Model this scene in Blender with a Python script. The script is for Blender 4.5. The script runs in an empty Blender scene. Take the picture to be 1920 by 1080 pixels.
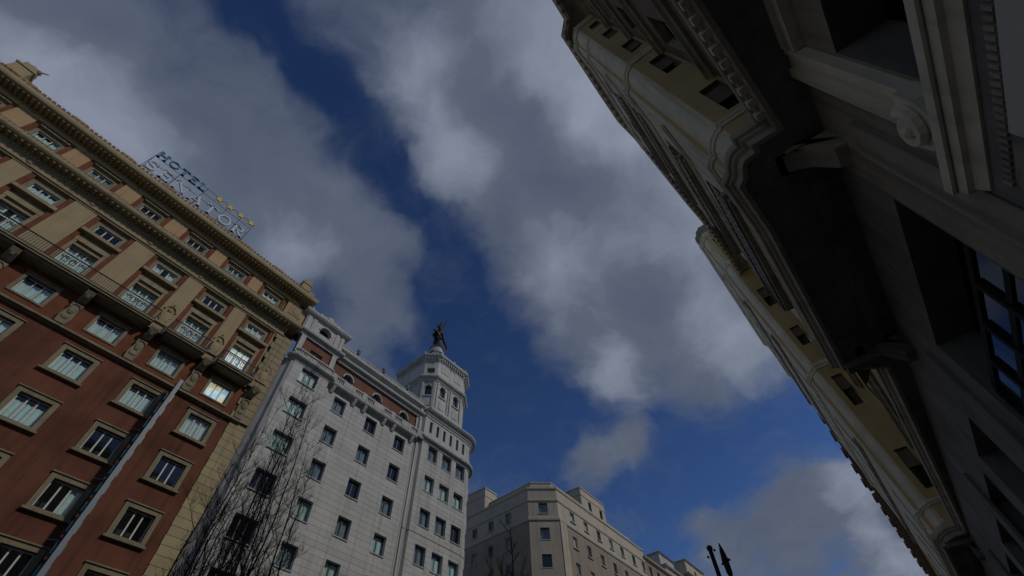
import bpy, bmesh, math, random
from mathutils import Matrix, Vector
random.seed(7)
R_ = math.radians
scene = bpy.context.scene
COL = scene.collection
PI = math.pi

# ------------------------------------------------------------------ camera
cam_d = bpy.data.cameras.new('camera'); cam_d.sensor_width = 36.0
cam_d.lens = 36.0 * 857.374 / 1920.0
cam_d.clip_start = 0.05; cam_d.clip_end = 3000
cam = bpy.data.objects.new('camera', cam_d); COL.objects.link(cam)
RX = (0.7886, 0.6145, -0.0234); DN = (-0.5036, 0.6235, -0.5980); FW = (-0.3529, 0.4833, 0.8011)
cam.matrix_world = Matrix(((RX[0], -DN[0], -FW[0], 0), (RX[1], -DN[1], -FW[1], 0), (RX[2], -DN[2], -FW[2], 1.6), (0, 0, 0, 1)))
scene.camera = cam

# ------------------------------------------------------------------ world, sun, exposure
SUN_EL, SUN_AZ = 37.5, 17.5          # azimuth measured from +X towards +Y
scene.view_settings.view_transform = 'Standard'; scene.view_settings.look = 'None'
scene.view_settings.gamma = 1.0; scene.view_settings.use_curve_mapping = False
scene.view_settings.exposure = -1.0
sun_d = bpy.data.lights.new('sun', 'SUN'); sun_d.energy = 2.5; sun_d.angle = R_(2.5); sun_d.color = (1.0, 0.94, 0.86)
sun = bpy.data.objects.new('sun', sun_d); COL.objects.link(sun)
sv = Vector((math.cos(R_(SUN_EL)) * math.cos(R_(SUN_AZ)), math.cos(R_(SUN_EL)) * math.sin(R_(SUN_AZ)), math.sin(R_(SUN_EL))))
sun.rotation_euler = sv.to_track_quat('Z', 'Y').to_euler(); sun.location = sv * 200

HOLES = [(-0.369, -0.262, 0.892, 0.066), (-0.364, -0.203, 0.909, 0.05), (-0.358, -0.142, 0.923, 0.055), (-0.386, -0.09, 0.918, 0.049), (-0.409, -0.04, 0.911, 0.049), (-0.416, 0.029, 0.909, 0.055), (-0.392, 0.104, 0.914, 0.057), (-0.382, 0.18, 0.906, 0.057), (-0.43, 0.189, 0.883, 0.047), (-0.416, 0.263, 0.871, 0.057), (-0.425, 0.348, 0.836, 0.059), (-0.468, 0.372, 0.802, 0.056), (-0.477, 0.426, 0.769, 0.068), (-0.455, 0.499, 0.738, 0.086), (-0.448, 0.573, 0.686, 0.101), (-0.502, 0.612, 0.611, 0.093), (-0.399, 0.681, 0.614, 0.062), (-0.523, 0.665, 0.533, 0.073), (-0.453, 0.769, 0.451, 0.057), (-0.153, 0.835, 0.528, 0.085), (-0.035, 0.841, 0.54, 0.06), (0.02, 0.869, 0.495, 0.063), (-0.229, 0.85, 0.475, 0.048), (-0.16, 0.874, 0.459, 0.062), (-0.357, 0.835, 0.42, 0.053), (-0.3, 0.841, 0.449, 0.044), (-0.225, 0.825, 0.518, 0.048), (-0.335, 0.813, 0.477, 0.045), (-0.297, 0.744, 0.599, 0.031), (-0.371, 0.716, 0.592, 0.044), (-0.229, 0.793, 0.564, 0.037), (-0.451, 0.691, 0.565, 0.053), (-0.317, 0.867, 0.385, 0.041), (0.041, 0.899, 0.437, 0.043), (-0.036, 0.89, 0.454, 0.031), (-0.63, 0.236, 0.74, 0.042), (-0.614, 0.415, 0.671, 0.06)]
CLOUDS = [(-0.257, 0.709, 0.656, 0.057), (-0.287, 0.79, 0.542, 0.047), (-0.389, 0.756, 0.527, 0.042), (-0.041, 0.91, 0.413, 0.045), (0.019, 0.924, 0.381, 0.049), (-0.206, 0.903, 0.378, 0.042), (-0.001, 0.953, 0.302, 0.041), (-0.099, 0.924, 0.371, 0.042), (-0.062, 0.185, 0.981, 0.214), (-0.052, 0.443, 0.895, 0.183), (-0.229, 0.549, 0.804, 0.124), (-0.055, 0.738, 0.673, 0.099), (-0.059, 0.627, 0.777, 0.128), (-0.628, -0.207, 0.75, 0.129), (-0.603, 0.02, 0.797, 0.115), (-0.548, 0.169, 0.819, 0.081), (-0.606, 0.317, 0.73, 0.065), (-0.572, -0.323, 0.754, 0.062), (-0.276, 0.279, 0.92, 0.076)]
BRIGHT = [(0.022, 0.399, 0.917, 0.095), (-0.002, 0.147, 0.989, 0.104), (0.037, 0.294, 0.955, 0.112), (-0.277, 0.219, 0.936, 0.079), (-0.626, -0.199, 0.754, 0.072), (-0.003, 0.75, 0.662, 0.086), (-0.218, 0.499, 0.839, 0.102), (0.014, 0.593, 0.805, 0.095), (0.012, 0.913, 0.407, 0.048), (0.001, 0.952, 0.305, 0.035), (-0.621, -0.307, 0.721, 0.047), (-0.255, 0.03, 0.966, 0.081), (-0.252, 0.704, 0.664, 0.053), (-0.614, 0.132, 0.778, 0.059)]
DARK = [(-0.512, -0.147, 0.846, 0.094), (-0.529, 0.039, 0.848, 0.1), (-0.18, 0.24, 0.954, 0.058), (-0.102, 0.624, 0.774, 0.054), (-0.273, 0.384, 0.882, 0.107), (-0.534, -0.06, 0.843, 0.074), (-0.555, 0.27, 0.787, 0.097), (-0.151, 0.91, 0.387, 0.06), (-0.533, -0.312, 0.787, 0.048), (-0.121, 0.409, 0.904, 0.067), (-0.28, -0.026, 0.96, 0.051)]


world = bpy.data.worlds.new('World'); scene.world = world; world.use_nodes = True
wt = world.node_tree; wt.nodes.clear()
def WN(t, **k):
    n = wt.nodes.new(t)
    for a, b in k.items(): setattr(n, a, b)
    return n
def WL(a, b): wt.links.new(a, b)
def wmath(op, a, b=None, clamp=False):
    n = WN('ShaderNodeMath', operation=op, use_clamp=clamp)
    for i, q in enumerate((a, b)):
        if q is None: continue
        if isinstance(q, (int, float)): n.inputs[i].default_value = q
        else: WL(q, n.inputs[i])
    return n.outputs[0]
skyn = WN('ShaderNodeTexSky', sky_type='NISHITA', sun_disc=False)
skyn.sun_elevation = R_(SUN_EL); skyn.sun_rotation = R_(90 - SUN_AZ)
skyn.altitude = 700; skyn.air_density = 0.8; skyn.dust_density = 0.1; skyn.ozone_density = 4.5
tc = WN('ShaderNodeTexCoord')
nrm = WN('ShaderNodeVectorMath', operation='NORMALIZE'); WL(tc.outputs['Generated'], nrm.inputs[0])
wn = WN('ShaderNodeTexNoise'); wn.inputs['Scale'].default_value = 6.0; wn.inputs['Detail'].default_value = 7; WL(nrm.outputs[0], wn.inputs['Vector'])
ws = WN('ShaderNodeVectorMath', operation='SUBTRACT'); WL(wn.outputs['Color'], ws.inputs[0]); ws.inputs[1].default_value = (0.5, 0.5, 0.5)
wm = WN('ShaderNodeVectorMath', operation='SCALE'); WL(ws.outputs[0], wm.inputs[0]); wm.inputs['Scale'].default_value = 0.17
wv = WN('ShaderNodeVectorMath', operation='ADD'); WL(nrm.outputs[0], wv.inputs[0]); WL(wm.outputs[0], wv.inputs[1])
def field(blobs, k):
    tot = None
    for (x, y, z, r) in blobs:
        d = WN('ShaderNodeVectorMath', operation='DISTANCE'); WL(wv.outputs[0], d.inputs[0]); d.inputs[1].default_value = (x, y, z)
        mr = WN('ShaderNodeMapRange', interpolation_type='SMOOTHSTEP')
        mr.inputs['From Min'].default_value = r * 2.0; mr.inputs['From Max'].default_value = r * 0.15
        mr.inputs['To Min'].default_value = 0; mr.inputs['To Max'].default_value = k
        WL(d.outputs['Value'], mr.inputs['Value'])
        tot = mr.outputs[0] if tot is None else wmath('ADD', tot, mr.outputs[0])
    return tot
f_h = wmath('MINIMUM', field(HOLES, 0.75), 1.05)
f_c = wmath('MINIMUM', field(CLOUDS, 1.0), 1.25)
f_b = wmath('MINIMUM', field(BRIGHT, 0.8), 1.0)
f_d = wmath('MINIMUM', field(DARK, 0.8), 1.0)
# cloud detail on a flat cloud layer, so it shortens towards the horizon
sx = WN('ShaderNodeSeparateXYZ'); WL(wv.outputs[0], sx.inputs[0])
zc = wmath('MAXIMUM', wmath('ADD', sx.outputs['Z'], 0.15), 0.12)
cx = WN('ShaderNodeCombineXYZ'); WL(wmath('DIVIDE', sx.outputs['X'], zc), cx.inputs[0]); WL(wmath('DIVIDE', sx.outputs['Y'], zc), cx.inputs[1])
def wnoise(scale, detail, rough, off):
    mp = WN('ShaderNodeMapping'); mp.inputs['Location'].default_value = (off, off * .7, off * .3); WL(cx.outputs[0], mp.inputs[0])
    n = WN('ShaderNodeTexNoise'); n.inputs['Scale'].default_value = scale; n.inputs['Detail'].default_value = detail; n.inputs['Roughness'].default_value = rough
    WL(mp.outputs[0], n.inputs['Vector']); return n.outputs['Fac']
n1 = wnoise(5.0, 9, 0.56, 0.0); n2 = wnoise(2.2, 6, 0.5, 3.7); n3 = wnoise(9.0, 8, 0.6, 8.1); n4 = wnoise(14.0, 8, 0.6, 5.3)
dens = wmath('ADD', wmath('SUBTRACT', wmath('ADD', f_c, 0.70), f_h), wmath('ADD', wmath('MULTIPLY', wmath('SUBTRACT', n1, 0.5), 1.7), wmath('MULTIPLY', wmath('SUBTRACT', n4, 0.5), 1.3)))
mask = WN('ShaderNodeMapRange', interpolation_type='SMOOTHSTEP')
mask.inputs['From Min'].default_value = -0.45; mask.inputs['From Max'].default_value = 1.55; WL(dens, mask.inputs['Value'])
shade = wmath('ADD', wmath('ADD', wmath('MULTIPLY', n2, 0.55), wmath('MULTIPLY', n3, 0.5)), wmath('SUBTRACT', wmath('MULTIPLY', f_b, 0.45), wmath('ADD', wmath('MULTIPLY', f_d, 0.18), 0.075)))
cr = WN('ShaderNodeValToRGB'); WL(shade, cr.inputs[0])
cr.color_ramp.elements[0].position = 0.15; cr.color_ramp.elements[0].color = (0.14, 0.18, 0.275, 1)
cr.color_ramp.elements[1].position = 1.0; cr.color_ramp.elements[1].color = (0.52, 0.59, 0.76, 1)
e = cr.color_ramp.elements.new(0.5); e.color = (0.205, 0.25, 0.35, 1)
bg1 = WN('ShaderNodeBackground'); gm = WN('ShaderNodeGamma'); gm.inputs[1].default_value = 1.4; WL(skyn.outputs[0], gm.inputs[0]); WL(gm.outputs[0], bg1.inputs[0]); bg1.inputs[1].default_value = 0.088
bg2 = WN('ShaderNodeBackground'); WL(cr.outputs[0], bg2.inputs[0]); bg2.inputs[1].default_value = 1.0
mx = WN('ShaderNodeMixShader'); WL(mask.outputs[0], mx.inputs[0]); WL(bg1.outputs[0], mx.inputs[1]); WL(bg2.outputs[0], mx.inputs[2])
wo = WN('ShaderNodeOutputWorld'); WL(mx.outputs[0], wo.inputs[0])

# ------------------------------------------------------------------ materials
def pmat(name, c, rough=0.8, *a, objvar=0.0, **k):
    m = pmat0(name, c, rough, *a, **k)
    if objvar:
        t = m.node_tree; b = t.nodes['Principled BSDF']; src = b.inputs['Base Color'].links[0].from_socket
        oi = t.nodes.new('ShaderNodeObjectInfo'); r = t.nodes.new('ShaderNodeMapRange'); r.inputs['To Min'].default_value = 1 - objvar; r.inputs['To Max'].default_value = 1 + objvar
        t.links.new(oi.outputs['Random'], r.inputs['Value']); mu = t.nodes.new('ShaderNodeVectorMath'); mu.operation = 'SCALE'; t.links.new(src, mu.inputs[0]); t.links.new(r.outputs[0], mu.inputs['Scale']); t.links.new(mu.outputs[0], b.inputs['Base Color'])
    return m
def pmat0(name, c, rough=0.8, var=0.18, scale=1.2, fine=14.0, bump=0.15, streak=0.0, spec=0.3, metal=0.0, tint=None):
    m = bpy.data.materials.new(name); m.use_nodes = True; t = m.node_tree; b = t.nodes['Principled BSDF']
    b.inputs['Roughness'].default_value = rough; b.inputs['Specular IOR Level'].default_value = spec; b.inputs['Metallic'].default_value = metal
    g = t.nodes.new('ShaderNodeNewGeometry')
    def nz(s, d, vec=None):
        n = t.nodes.new('ShaderNodeTexNoise'); n.inputs['Scale'].default_value = s; n.inputs['Detail'].default_value = d
        t.links.new(vec or g.outputs['Position'], n.inputs['Vector']); return n
    a = nz(scale, 5); f = nz(fine, 3)
    mix = t.nodes.new('ShaderNodeMixRGB'); mix.blend_type = 'MIX'
    lo = tuple(max(0, v * (1 - var)) for v in c); hi = tuple(min(1, v * (1 + var)) for v in c)
    if tint: lo = tint
    mix.inputs[1].default_value = (*lo, 1); mix.inputs[2].default_value = (*hi, 1)
    add = t.nodes.new('ShaderNodeMath'); add.operation = 'MULTIPLY_ADD'; t.links.new(f.outputs['Fac'], add.inputs[0]); add.inputs[1].default_value = 0.5
    s2 = t.nodes.new('ShaderNodeMath'); s2.operation = 'MULTIPLY_ADD'; t.links.new(a.outputs['Fac'], s2.inputs[0]); s2.inputs[1].default_value = 1.6; s2.inputs[2].default_value = -0.55
    t.links.new(s2.outputs[0], add.inputs[2]); add.use_clamp = True
    t.links.new(add.outputs[0], mix.inputs[0])
    out = mix.outputs[0]
    if streak:
        mp = t.nodes.new('ShaderNodeMapping'); mp.inputs['Scale'].default_value = (3.0, 3.0, 0.12); t.links.new(g.outputs['Position'], mp.inputs[0])
        sn = nz(1.0, 4, mp.outputs[0])
        r = t.nodes.new('ShaderNodeMapRange'); r.inputs['From Min'].default_value = 0.5; r.inputs['From Max'].default_value = 0.75; r.inputs['To Min'].default_value = 1.0; r.inputs['To Max'].default_value = 1.0 - streak
        t.links.new(sn.outputs['Fac'], r.inputs['Value'])
        mu = t.nodes.new('ShaderNodeVectorMath'); mu.operation = 'SCALE'; t.links.new(out, mu.inputs[0]); t.links.new(r.outputs[0], mu.inputs['Scale']); out = mu.outputs[0]
    t.links.new(out, b.inputs['Base Color'])
    if bump:
        bn = t.nodes.new('ShaderNodeBump'); bn.inputs['Strength'].default_value = bump; bn.inputs['Distance'].default_value = 0.03
        t.links.new(f.outputs['Fac'], bn.inputs['Height']); t.links.new(bn.outputs[0], b.inputs['Normal'])
    return m
M = {}
M['brick'] = pmat('brick_render', (0.122, 0.046, 0.026), 0.9, 0.45, 0.55, 22, 0.3, 0.4)
M['redstrip'] = pmat('red_brick_strip', (0.15, 0.052, 0.026), 0.9, 0.25, 1.5, 20, 0.25, 0.15)
M['ochre'] = pmat('ochre_render', (0.315, 0.25, 0.142), 0.85, 0.13, 0.8, 18, 0.15, 0.2)
M['peach'] = pmat('peach_render', (0.37, 0.25, 0.13), 0.85, 0.13, 0.8, 18, 0.15, 0.2)
M['sand'] = pmat('sandstone_trim', (0.275, 0.222, 0.132), 0.85, 0.2, 1.2, 16, 0.25, 0.3)
M['olive'] = pmat('weathered_stone_trim', (0.21, 0.18, 0.115), 0.85, 0.22, 1.5, 16, 0.25, 0.3)
M['quoin'] = pmat('quoin_stone', (0.34, 0.285, 0.16), 0.85, 0.16, 0.7, 16, 0.25, 0.25, objvar=.1)
M['white'] = pmat('white_stone', (0.43, 0.43, 0.41), 0.8, 0.14, 0.6, 12, 0.2, 0.3, objvar=.07)
M['whitetrim'] = pmat('white_stone_trim', (0.40, 0.40, 0.375), 0.8, 0.16, 1.3, 14, 0.2, 0.35)
M['whitejoint'] = pmat('stone_joint', (0.22, 0.22, 0.21), 0.9, 0.1, 1, 10, 0)
M['wred'] = pmat('red_wall', (0.16, 0.075, 0.05), 0.9, 0.2, 1.2, 16, 0.2, 0.2)
M['tan'] = pmat('tan_stone', (0.43, 0.38, 0.30), 0.85, 0.14, 0.5, 10, 0.2, 0.2)
M['tantrim'] = pmat('tan_stone_trim', (0.42, 0.37, 0.29), 0.85, 0.16, 0.8, 10, 0.2, 0.2)
M['tandark'] = pmat('tan_brick', (0.28, 0.24, 0.185), 0.9, 0.18, 0.7, 14, 0.25, 0.2)
M['pinkb'] = pmat('pink_render', (0.27, 0.19, 0.155), 0.9, 0.2, 0.6, 12, 0.2, 0.2)
M['rochre'] = pmat('yellow_ochre_render', (0.58, 0.42, 0.19), 0.85, 0.14, 0.8, 14, 0.15, 0.2)
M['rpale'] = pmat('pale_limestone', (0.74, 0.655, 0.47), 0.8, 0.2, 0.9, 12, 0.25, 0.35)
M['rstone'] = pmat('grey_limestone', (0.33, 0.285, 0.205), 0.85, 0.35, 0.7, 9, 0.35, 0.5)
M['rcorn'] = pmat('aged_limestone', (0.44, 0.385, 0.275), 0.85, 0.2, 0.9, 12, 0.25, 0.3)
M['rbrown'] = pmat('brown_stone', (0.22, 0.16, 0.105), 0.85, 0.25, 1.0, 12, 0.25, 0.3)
M['rshade'] = pmat('shade_toned_stone', (0.195, 0.178, 0.15), 0.9, 0.45, 0.8, 9, 0.3, 0.3)  # stone colour lowered to imitate the occlusion shade under the soffit
M['tile'] = pmat('clay_roof_tile', (0.22, 0.11, 0.06), 0.85, 0.35, 2.5, 12, 0.3)
M['frame'] = pmat('window_frame_white', (0.50, 0.50, 0.46), 0.5, 0.06, 2, 20, 0.0)
M['framegrey'] = pmat('window_frame_grey', (0.10, 0.105, 0.11), 0.5, 0.06, 2, 20, 0.0)
M['iron'] = pmat('black_iron', (0.018, 0.018, 0.02), 0.55, 0.2, 3, 20, 0.1, metal=0.6)
M['shopframe'] = pmat('black_shop_frame', (0.02, 0.018, 0.016), 0.7, 0.2, 3, 20, 0.0, spec=0.15)
M['bronze'] = pmat('dark_bronze', (0.02, 0.019, 0.018), 0.5, 0.3, 3, 20, 0.2, metal=0.5)
M['curtain'] = pmat('net_curtain', (0.78, 0.84, 0.82), 0.95, 0.08, 3, 30, 0.0)
M['curtaing'] = pmat('grey_curtain', (0.30, 0.33, 0.37), 0.95, 0.12, 3, 30, 0.0)
M['room'] = pmat('dark_room', (0.05, 0.05, 0.048), 0.95, 0.2, 1, 8, 0.0)
M['navy'] = pmat('navy_sign_panel', (0.016, 0.032, 0.06), 0.4, 0.15, 2, 20, 0.0, spec=0.5)
M['teal'] = pmat('teal_sign_letter', (0.02, 0.15, 0.19), 0.4, 0.1, 3, 20, 0.0, spec=0.5)
M['signedge'] = pmat('pale_sign_edge', (0.17, 0.195, 0.225), 0.45, 0.05, 1, 20, 0.0)
M['signwhite'] = pmat('white_sign_letter', (0.40, 0.47, 0.48), 0.5, 0.05, 2, 20, 0.0)
M['gold'] = pmat('gold_star', (0.58, 0.40, 0.06), 0.45, 0.1, 3, 20, 0.0)
M['bark'] = pmat('bark', (0.085, 0.072, 0.062), 0.9, 0.35, 6, 40, 0.3)
M['barkred'] = pmat('reddish_bark', (0.055, 0.034, 0.029), 0.9, 0.3, 6, 40, 0.3)
M['asphalt'] = pmat('asphalt', (0.055, 0.055, 0.058), 0.9, 0.2, 0.6, 30, 0.2)
M['paving'] = pmat('granite_paving', (0.27, 0.26, 0.25), 0.85, 0.15, 0.8, 10, 0.2)
M['paint'] = pmat('road_paint', (0.75, 0.75, 0.72), 0.7, 0.1, 2, 20, 0.1)
M['zinc'] = pmat('zinc_roof', (0.17, 0.18, 0.18), 0.6, 0.15, 1, 10, 0.1)
M['awning'] = pmat('dark_red_shutter', (0.16, 0.035, 0.02), 0.8, 0.2, 3, 20, 0.1)
M['fascia'] = pmat('pale_shop_fascia', (0.60, 0.56, 0.46), 0.6, 0.08, 1, 10, 0.05)
def glassmat(name='window_glass', ior=1.75):
    m = bpy.data.materials.new(name); m.use_nodes = True; t = m.node_tree; t.nodes.clear()
    f = t.nodes.new('ShaderNodeFresnel'); f.inputs[0].default_value = ior
    a = t.nodes.new('ShaderNodeBsdfTransparent'); a.inputs[0].default_value = (0.86, 0.92, 0.91, 1)
    b = t.nodes.new('ShaderNodeBsdfGlossy'); b.inputs['Roughness'].default_value = 0.05; b.inputs['Color'].default_value = (0.95, 0.98, 1, 1)
    g = t.nodes.new('ShaderNodeNewGeometry'); n = t.nodes.new('ShaderNodeTexNoise'); n.inputs['Scale'].default_value = 1.1
    t.links.new(g.outputs['Position'], n.inputs['Vector'])
    bp = t.nodes.new('ShaderNodeBump'); bp.inputs['Strength'].default_value = 0.05; bp.inputs['Distance'].default_value = 0.1
    t.links.new(n.outputs['Fac'], bp.inputs['Height']); t.links.new(bp.outputs[0], b.inputs['Normal'])
    x = t.nodes.new('ShaderNodeMixShader'); fm = t.nodes.new('ShaderNodeMath'); fm.operation = 'MULTIPLY_ADD'; t.links.new(g.outputs['Backfacing'], fm.inputs[0]); fm.inputs[1].default_value = -1.0; fm.inputs[2].default_value = 1.0
    f2 = t.nodes.new('ShaderNodeMath'); f2.operation = 'MULTIPLY'; t.links.new(f.outputs[0], f2.inputs[0]); t.links.new(fm.outputs[0], f2.inputs[1]); t.links.new(f2.outputs[0], x.inputs[0]); t.links.new(a.outputs[0], x.inputs[1]); t.links.new(b.outputs[0], x.inputs[2])
    o = t.nodes.new('ShaderNodeOutputMaterial'); t.links.new(x.outputs[0], o.inputs[0]); return m
M['glass'] = glassmat(); M['shopglass'] = glassmat('shop_glass', 1.3)
def glaremat():  # glowing curtain colour standing in for bright reflections in the glass
    m = bpy.data.materials.new('painted_glare_curtain'); m.use_nodes = True; t = m.node_tree; b = t.nodes['Principled BSDF']
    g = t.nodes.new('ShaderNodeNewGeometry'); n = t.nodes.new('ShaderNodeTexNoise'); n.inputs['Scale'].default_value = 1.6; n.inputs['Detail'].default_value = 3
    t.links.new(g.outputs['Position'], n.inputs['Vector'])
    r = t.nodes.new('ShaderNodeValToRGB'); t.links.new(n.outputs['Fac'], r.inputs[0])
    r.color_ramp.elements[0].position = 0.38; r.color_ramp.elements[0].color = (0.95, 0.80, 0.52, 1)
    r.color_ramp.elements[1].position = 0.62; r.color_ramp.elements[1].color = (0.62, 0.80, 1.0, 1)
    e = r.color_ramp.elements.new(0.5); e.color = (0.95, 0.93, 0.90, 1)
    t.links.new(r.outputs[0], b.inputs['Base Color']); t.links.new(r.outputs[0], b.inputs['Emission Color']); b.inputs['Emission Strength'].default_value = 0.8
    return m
M['painted_glare'] = glaremat()

# ------------------------------------------------------------------ mesh helpers
class MB:
    def __init__(s, xf=None): s.v = []; s.f = []; s.m = []; s.xf = xf
    def add(s, vs, fs, mi=0):
        b = len(s.v); s.v += [tuple(q) for q in vs]
        for f in fs: s.f.append(tuple(i + b for i in f)); s.m.append(mi)
        return s
    def box(s, x0, x1, y0, y1, z0, z1, mi=0):
        return s.add([(x0, y0, z0), (x1, y0, z0), (x1, y1, z0), (x0, y1, z0), (x0, y0, z1), (x1, y0, z1), (x1, y1, z1), (x0, y1, z1)],
                     [(0, 3, 2, 1), (4, 5, 6, 7), (0, 1, 5, 4), (1, 2, 6, 5), (2, 3, 7, 6), (3, 0, 4, 7)], mi)
    def quad(s, a, b, c, d, mi=0): return s.add([a, b, c, d], [(0, 1, 2, 3)], mi)
    def prism(s, poly, z0, z1, mi=0):
        n = len(poly); vs = [(x, y, z0) for x, y in poly] + [(x, y, z1) for x, y in poly]
        fs = [tuple(range(n))[::-1], tuple(range(n, 2 * n))] + [(i, (i + 1) % n, n + (i + 1) % n, n + i) for i in range(n)]
        return s.add(vs, fs, mi)
    def prism_y(s, poly, y0, y1, mi=0):        # polygon in (x, z)
        n = len(poly); vs = [(x, y0, z) for x, z in poly] + [(x, y1, z) for x, z in poly]
        fs = [tuple(range(n)), tuple(range(n, 2 * n))[::-1]] + [(i, n + i, n + (i + 1) % n, (i + 1) % n) for i in range(n)]
        return s.add(vs, fs, mi)
    def prism_x(s, poly, x0, x1, mi=0):        # polygon in (y, z)
        n = len(poly); vs = [(x0, y, z) for y, z in poly] + [(x1, y, z) for y, z in poly]
        fs = [tuple(range(n)), tuple(range(n, 2 * n))[::-1]] + [(i, n + i, n + (i + 1) % n, (i + 1) % n) for i in range(n)]
        return s.add(vs, fs, mi)
    def tube(s, pts, rad, sides=6, mi=0, cap=True):
        pts = [Vector(p) for p in pts]; n = len(pts); vs = []; fs = []
        for i, p in enumerate(pts):
            t = (pts[min(i + 1, n - 1)] - pts[max(i - 1, 0)]); t = t.normalized() if t.length > 1e-9 else Vector((0, 0, 1))
            a = t.orthogonal().normalized() if i == 0 else (pa - t * pa.dot(t)).normalized(); pa = a
            b = t.cross(a); r = rad[i] if isinstance(rad, (list, tuple)) else rad
            for k in range(sides):
                w = 2 * PI * k / sides; vs.append(p + (a * math.cos(w) + b * math.sin(w)) * r)
        for i in range(n - 1):
            for k in range(sides):
                k2 = (k + 1) % sides; fs.append((i * sides + k, i * sides + k2, (i + 1) * sides + k2, (i + 1) * sides + k))
        if cap: fs += [tuple(range(sides))[::-1], tuple(range((n - 1) * sides, n * sides))]
        return s.add(vs, fs, mi)
    def lathe(s, cx, cy, prof, seg=12, mi=0, a0=0, a1=2 * PI, sx=1, sy=1):
        full = abs(a1 - a0 - 2 * PI) < 1e-6; n = seg if full else seg + 1; vs = []; fs = []
        for r, z in prof:
            for k in range(n):
                w = a0 + (a1 - a0) * k / seg; vs.append((cx + r * sx * math.cos(w), cy + r * sy * math.sin(w), z))
        for i in range(len(prof) - 1):
            for k in range(seg if full else seg):
                k2 = (k + 1) % n
                if not full and k2 == 0: continue
                fs.append((i * n + k, i * n + k2, (i + 1) * n + k2, (i + 1) * n + k))
        return s.add(vs, fs, mi)
    def ball(s, c, r, mi=0, seg=8, rings=5):
        if isinstance(r, (int, float)): r = (r, r, r)
        pr = [(math.sin(PI * i / rings), -math.cos(PI * i / rings)) for i in range(rings + 1)]
        b = len(s.v); s.lathe(0, 0, pr, seg, mi)
        for i in range(b, len(s.v)):
            x, y, z = s.v[i]; s.v[i] = (c[0] + x * r[0], c[1] + y * r[1], c[2] + z * r[2])
        return s
    def mesh(s, name, mats):
        me = bpy.data.meshes.new(name); vs = s.v
        if s.xf: vs = [s.xf(q) for q in vs]
        me.from_pydata(vs, [], s.f)
        for m in (mats if isinstance(mats, (list, tuple)) else [mats]): me.materials.append(m)
        if any(s.m): me.polygons.foreach_set('material_index', s.m)
        me.update(); return me
    def build(s, name, mats, parent=None, kind=None, smooth=False):
        me = s.mesh(name, mats); o = bpy.data.objects.new(name, me); COL.objects.link(o)
        bm = bmesh.new(); bm.from_mesh(me); bmesh.ops.recalc_face_normals(bm, faces=bm.faces); bm.to_mesh(me); bm.free()
        if smooth: me.polygons.foreach_set('use_smooth', [True] * len(me.polygons))
        if parent is not None: attach(o, parent)
        if kind: o['kind'] = kind
        return o
ORG = {}
def attach(o, p):
    o.parent = p
    l = ORG.get(p.name)
    if l is not None: o.matrix_parent_inverse = Matrix.Translation(-l)
def thing(name, label, cat, loc=(0, 0, 0), group=None):
    o = bpy.data.objects.new(name, None); COL.objects.link(o); o.location = loc; o.empty_display_size = 0.5
    o['label'] = label; o['category'] = cat
    if group: o['group'] = group
    ORG[o.name] = Vector(loc); return o
def tag(o, label, cat, group=None):
    o['label'] = label; o['category'] = cat
    if group: o['group'] = group
    return o
def struct(o): o['kind'] = 'structure'; return o

# paths: outward side is to the RIGHT of the heading
def seglen(P): return [math.hypot(P[i + 1][0] - P[i][0], P[i + 1][1] - P[i][1]) for i in range(len(P) - 1)]
def mitre(P):
    out = []; n = len(P); ns = []
    for i in range(n - 1):
        dx, dy = P[i + 1][0] - P[i][0], P[i + 1][1] - P[i][1]; l = math.hypot(dx, dy); ns.append((dy / l, -dx / l))
    for i in range(n):
        if i == 0: out.append(ns[0])
        elif i == n - 1: out.append(ns[-1])
        else:
            ax, ay = ns[i - 1]; bx, by = ns[i]; mx_, my = ax + bx, ay + by; l = math.hypot(mx_, my)
            mx_, my = mx_ / l, my / l; c = max(0.35, mx_ * ax + my * ay); out.append((mx_ / c, my / c))
    return out
def sweep(mb, P, prof, mi=0):
    mt = mitre(P); k = len(prof); vs = []; fs = []
    for (x, y), (nx, ny) in zip(P, mt):
        for (o, z) in prof: vs.append((x + nx * o, y + ny * o, z))
    for i in range(len(P) - 1):
        for j in range(k):
            j2 = (j + 1) % k; fs.append((i * k + j, i * k + j2, (i + 1) * k + j2, (i + 1) * k + j))
    fs += [tuple(range(k)), tuple(range((len(P) - 1) * k, len(P) * k))[::-1]]
    return mb.add(vs, fs, mi)
def at_u(P, u):
    L = seglen(P)
    for i, l in enumerate(L):
        if u <= l + 1e-9 or i == len(L) - 1:
            t = u / l; dx, dy = (P[i + 1][0] - P[i][0]) / l, (P[i + 1][1] - P[i][1]) / l
            return (P[i][0] + dx * u, P[i][1] + dy * u), (dx, dy), (dy, -dx)
        u -= l
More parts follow.
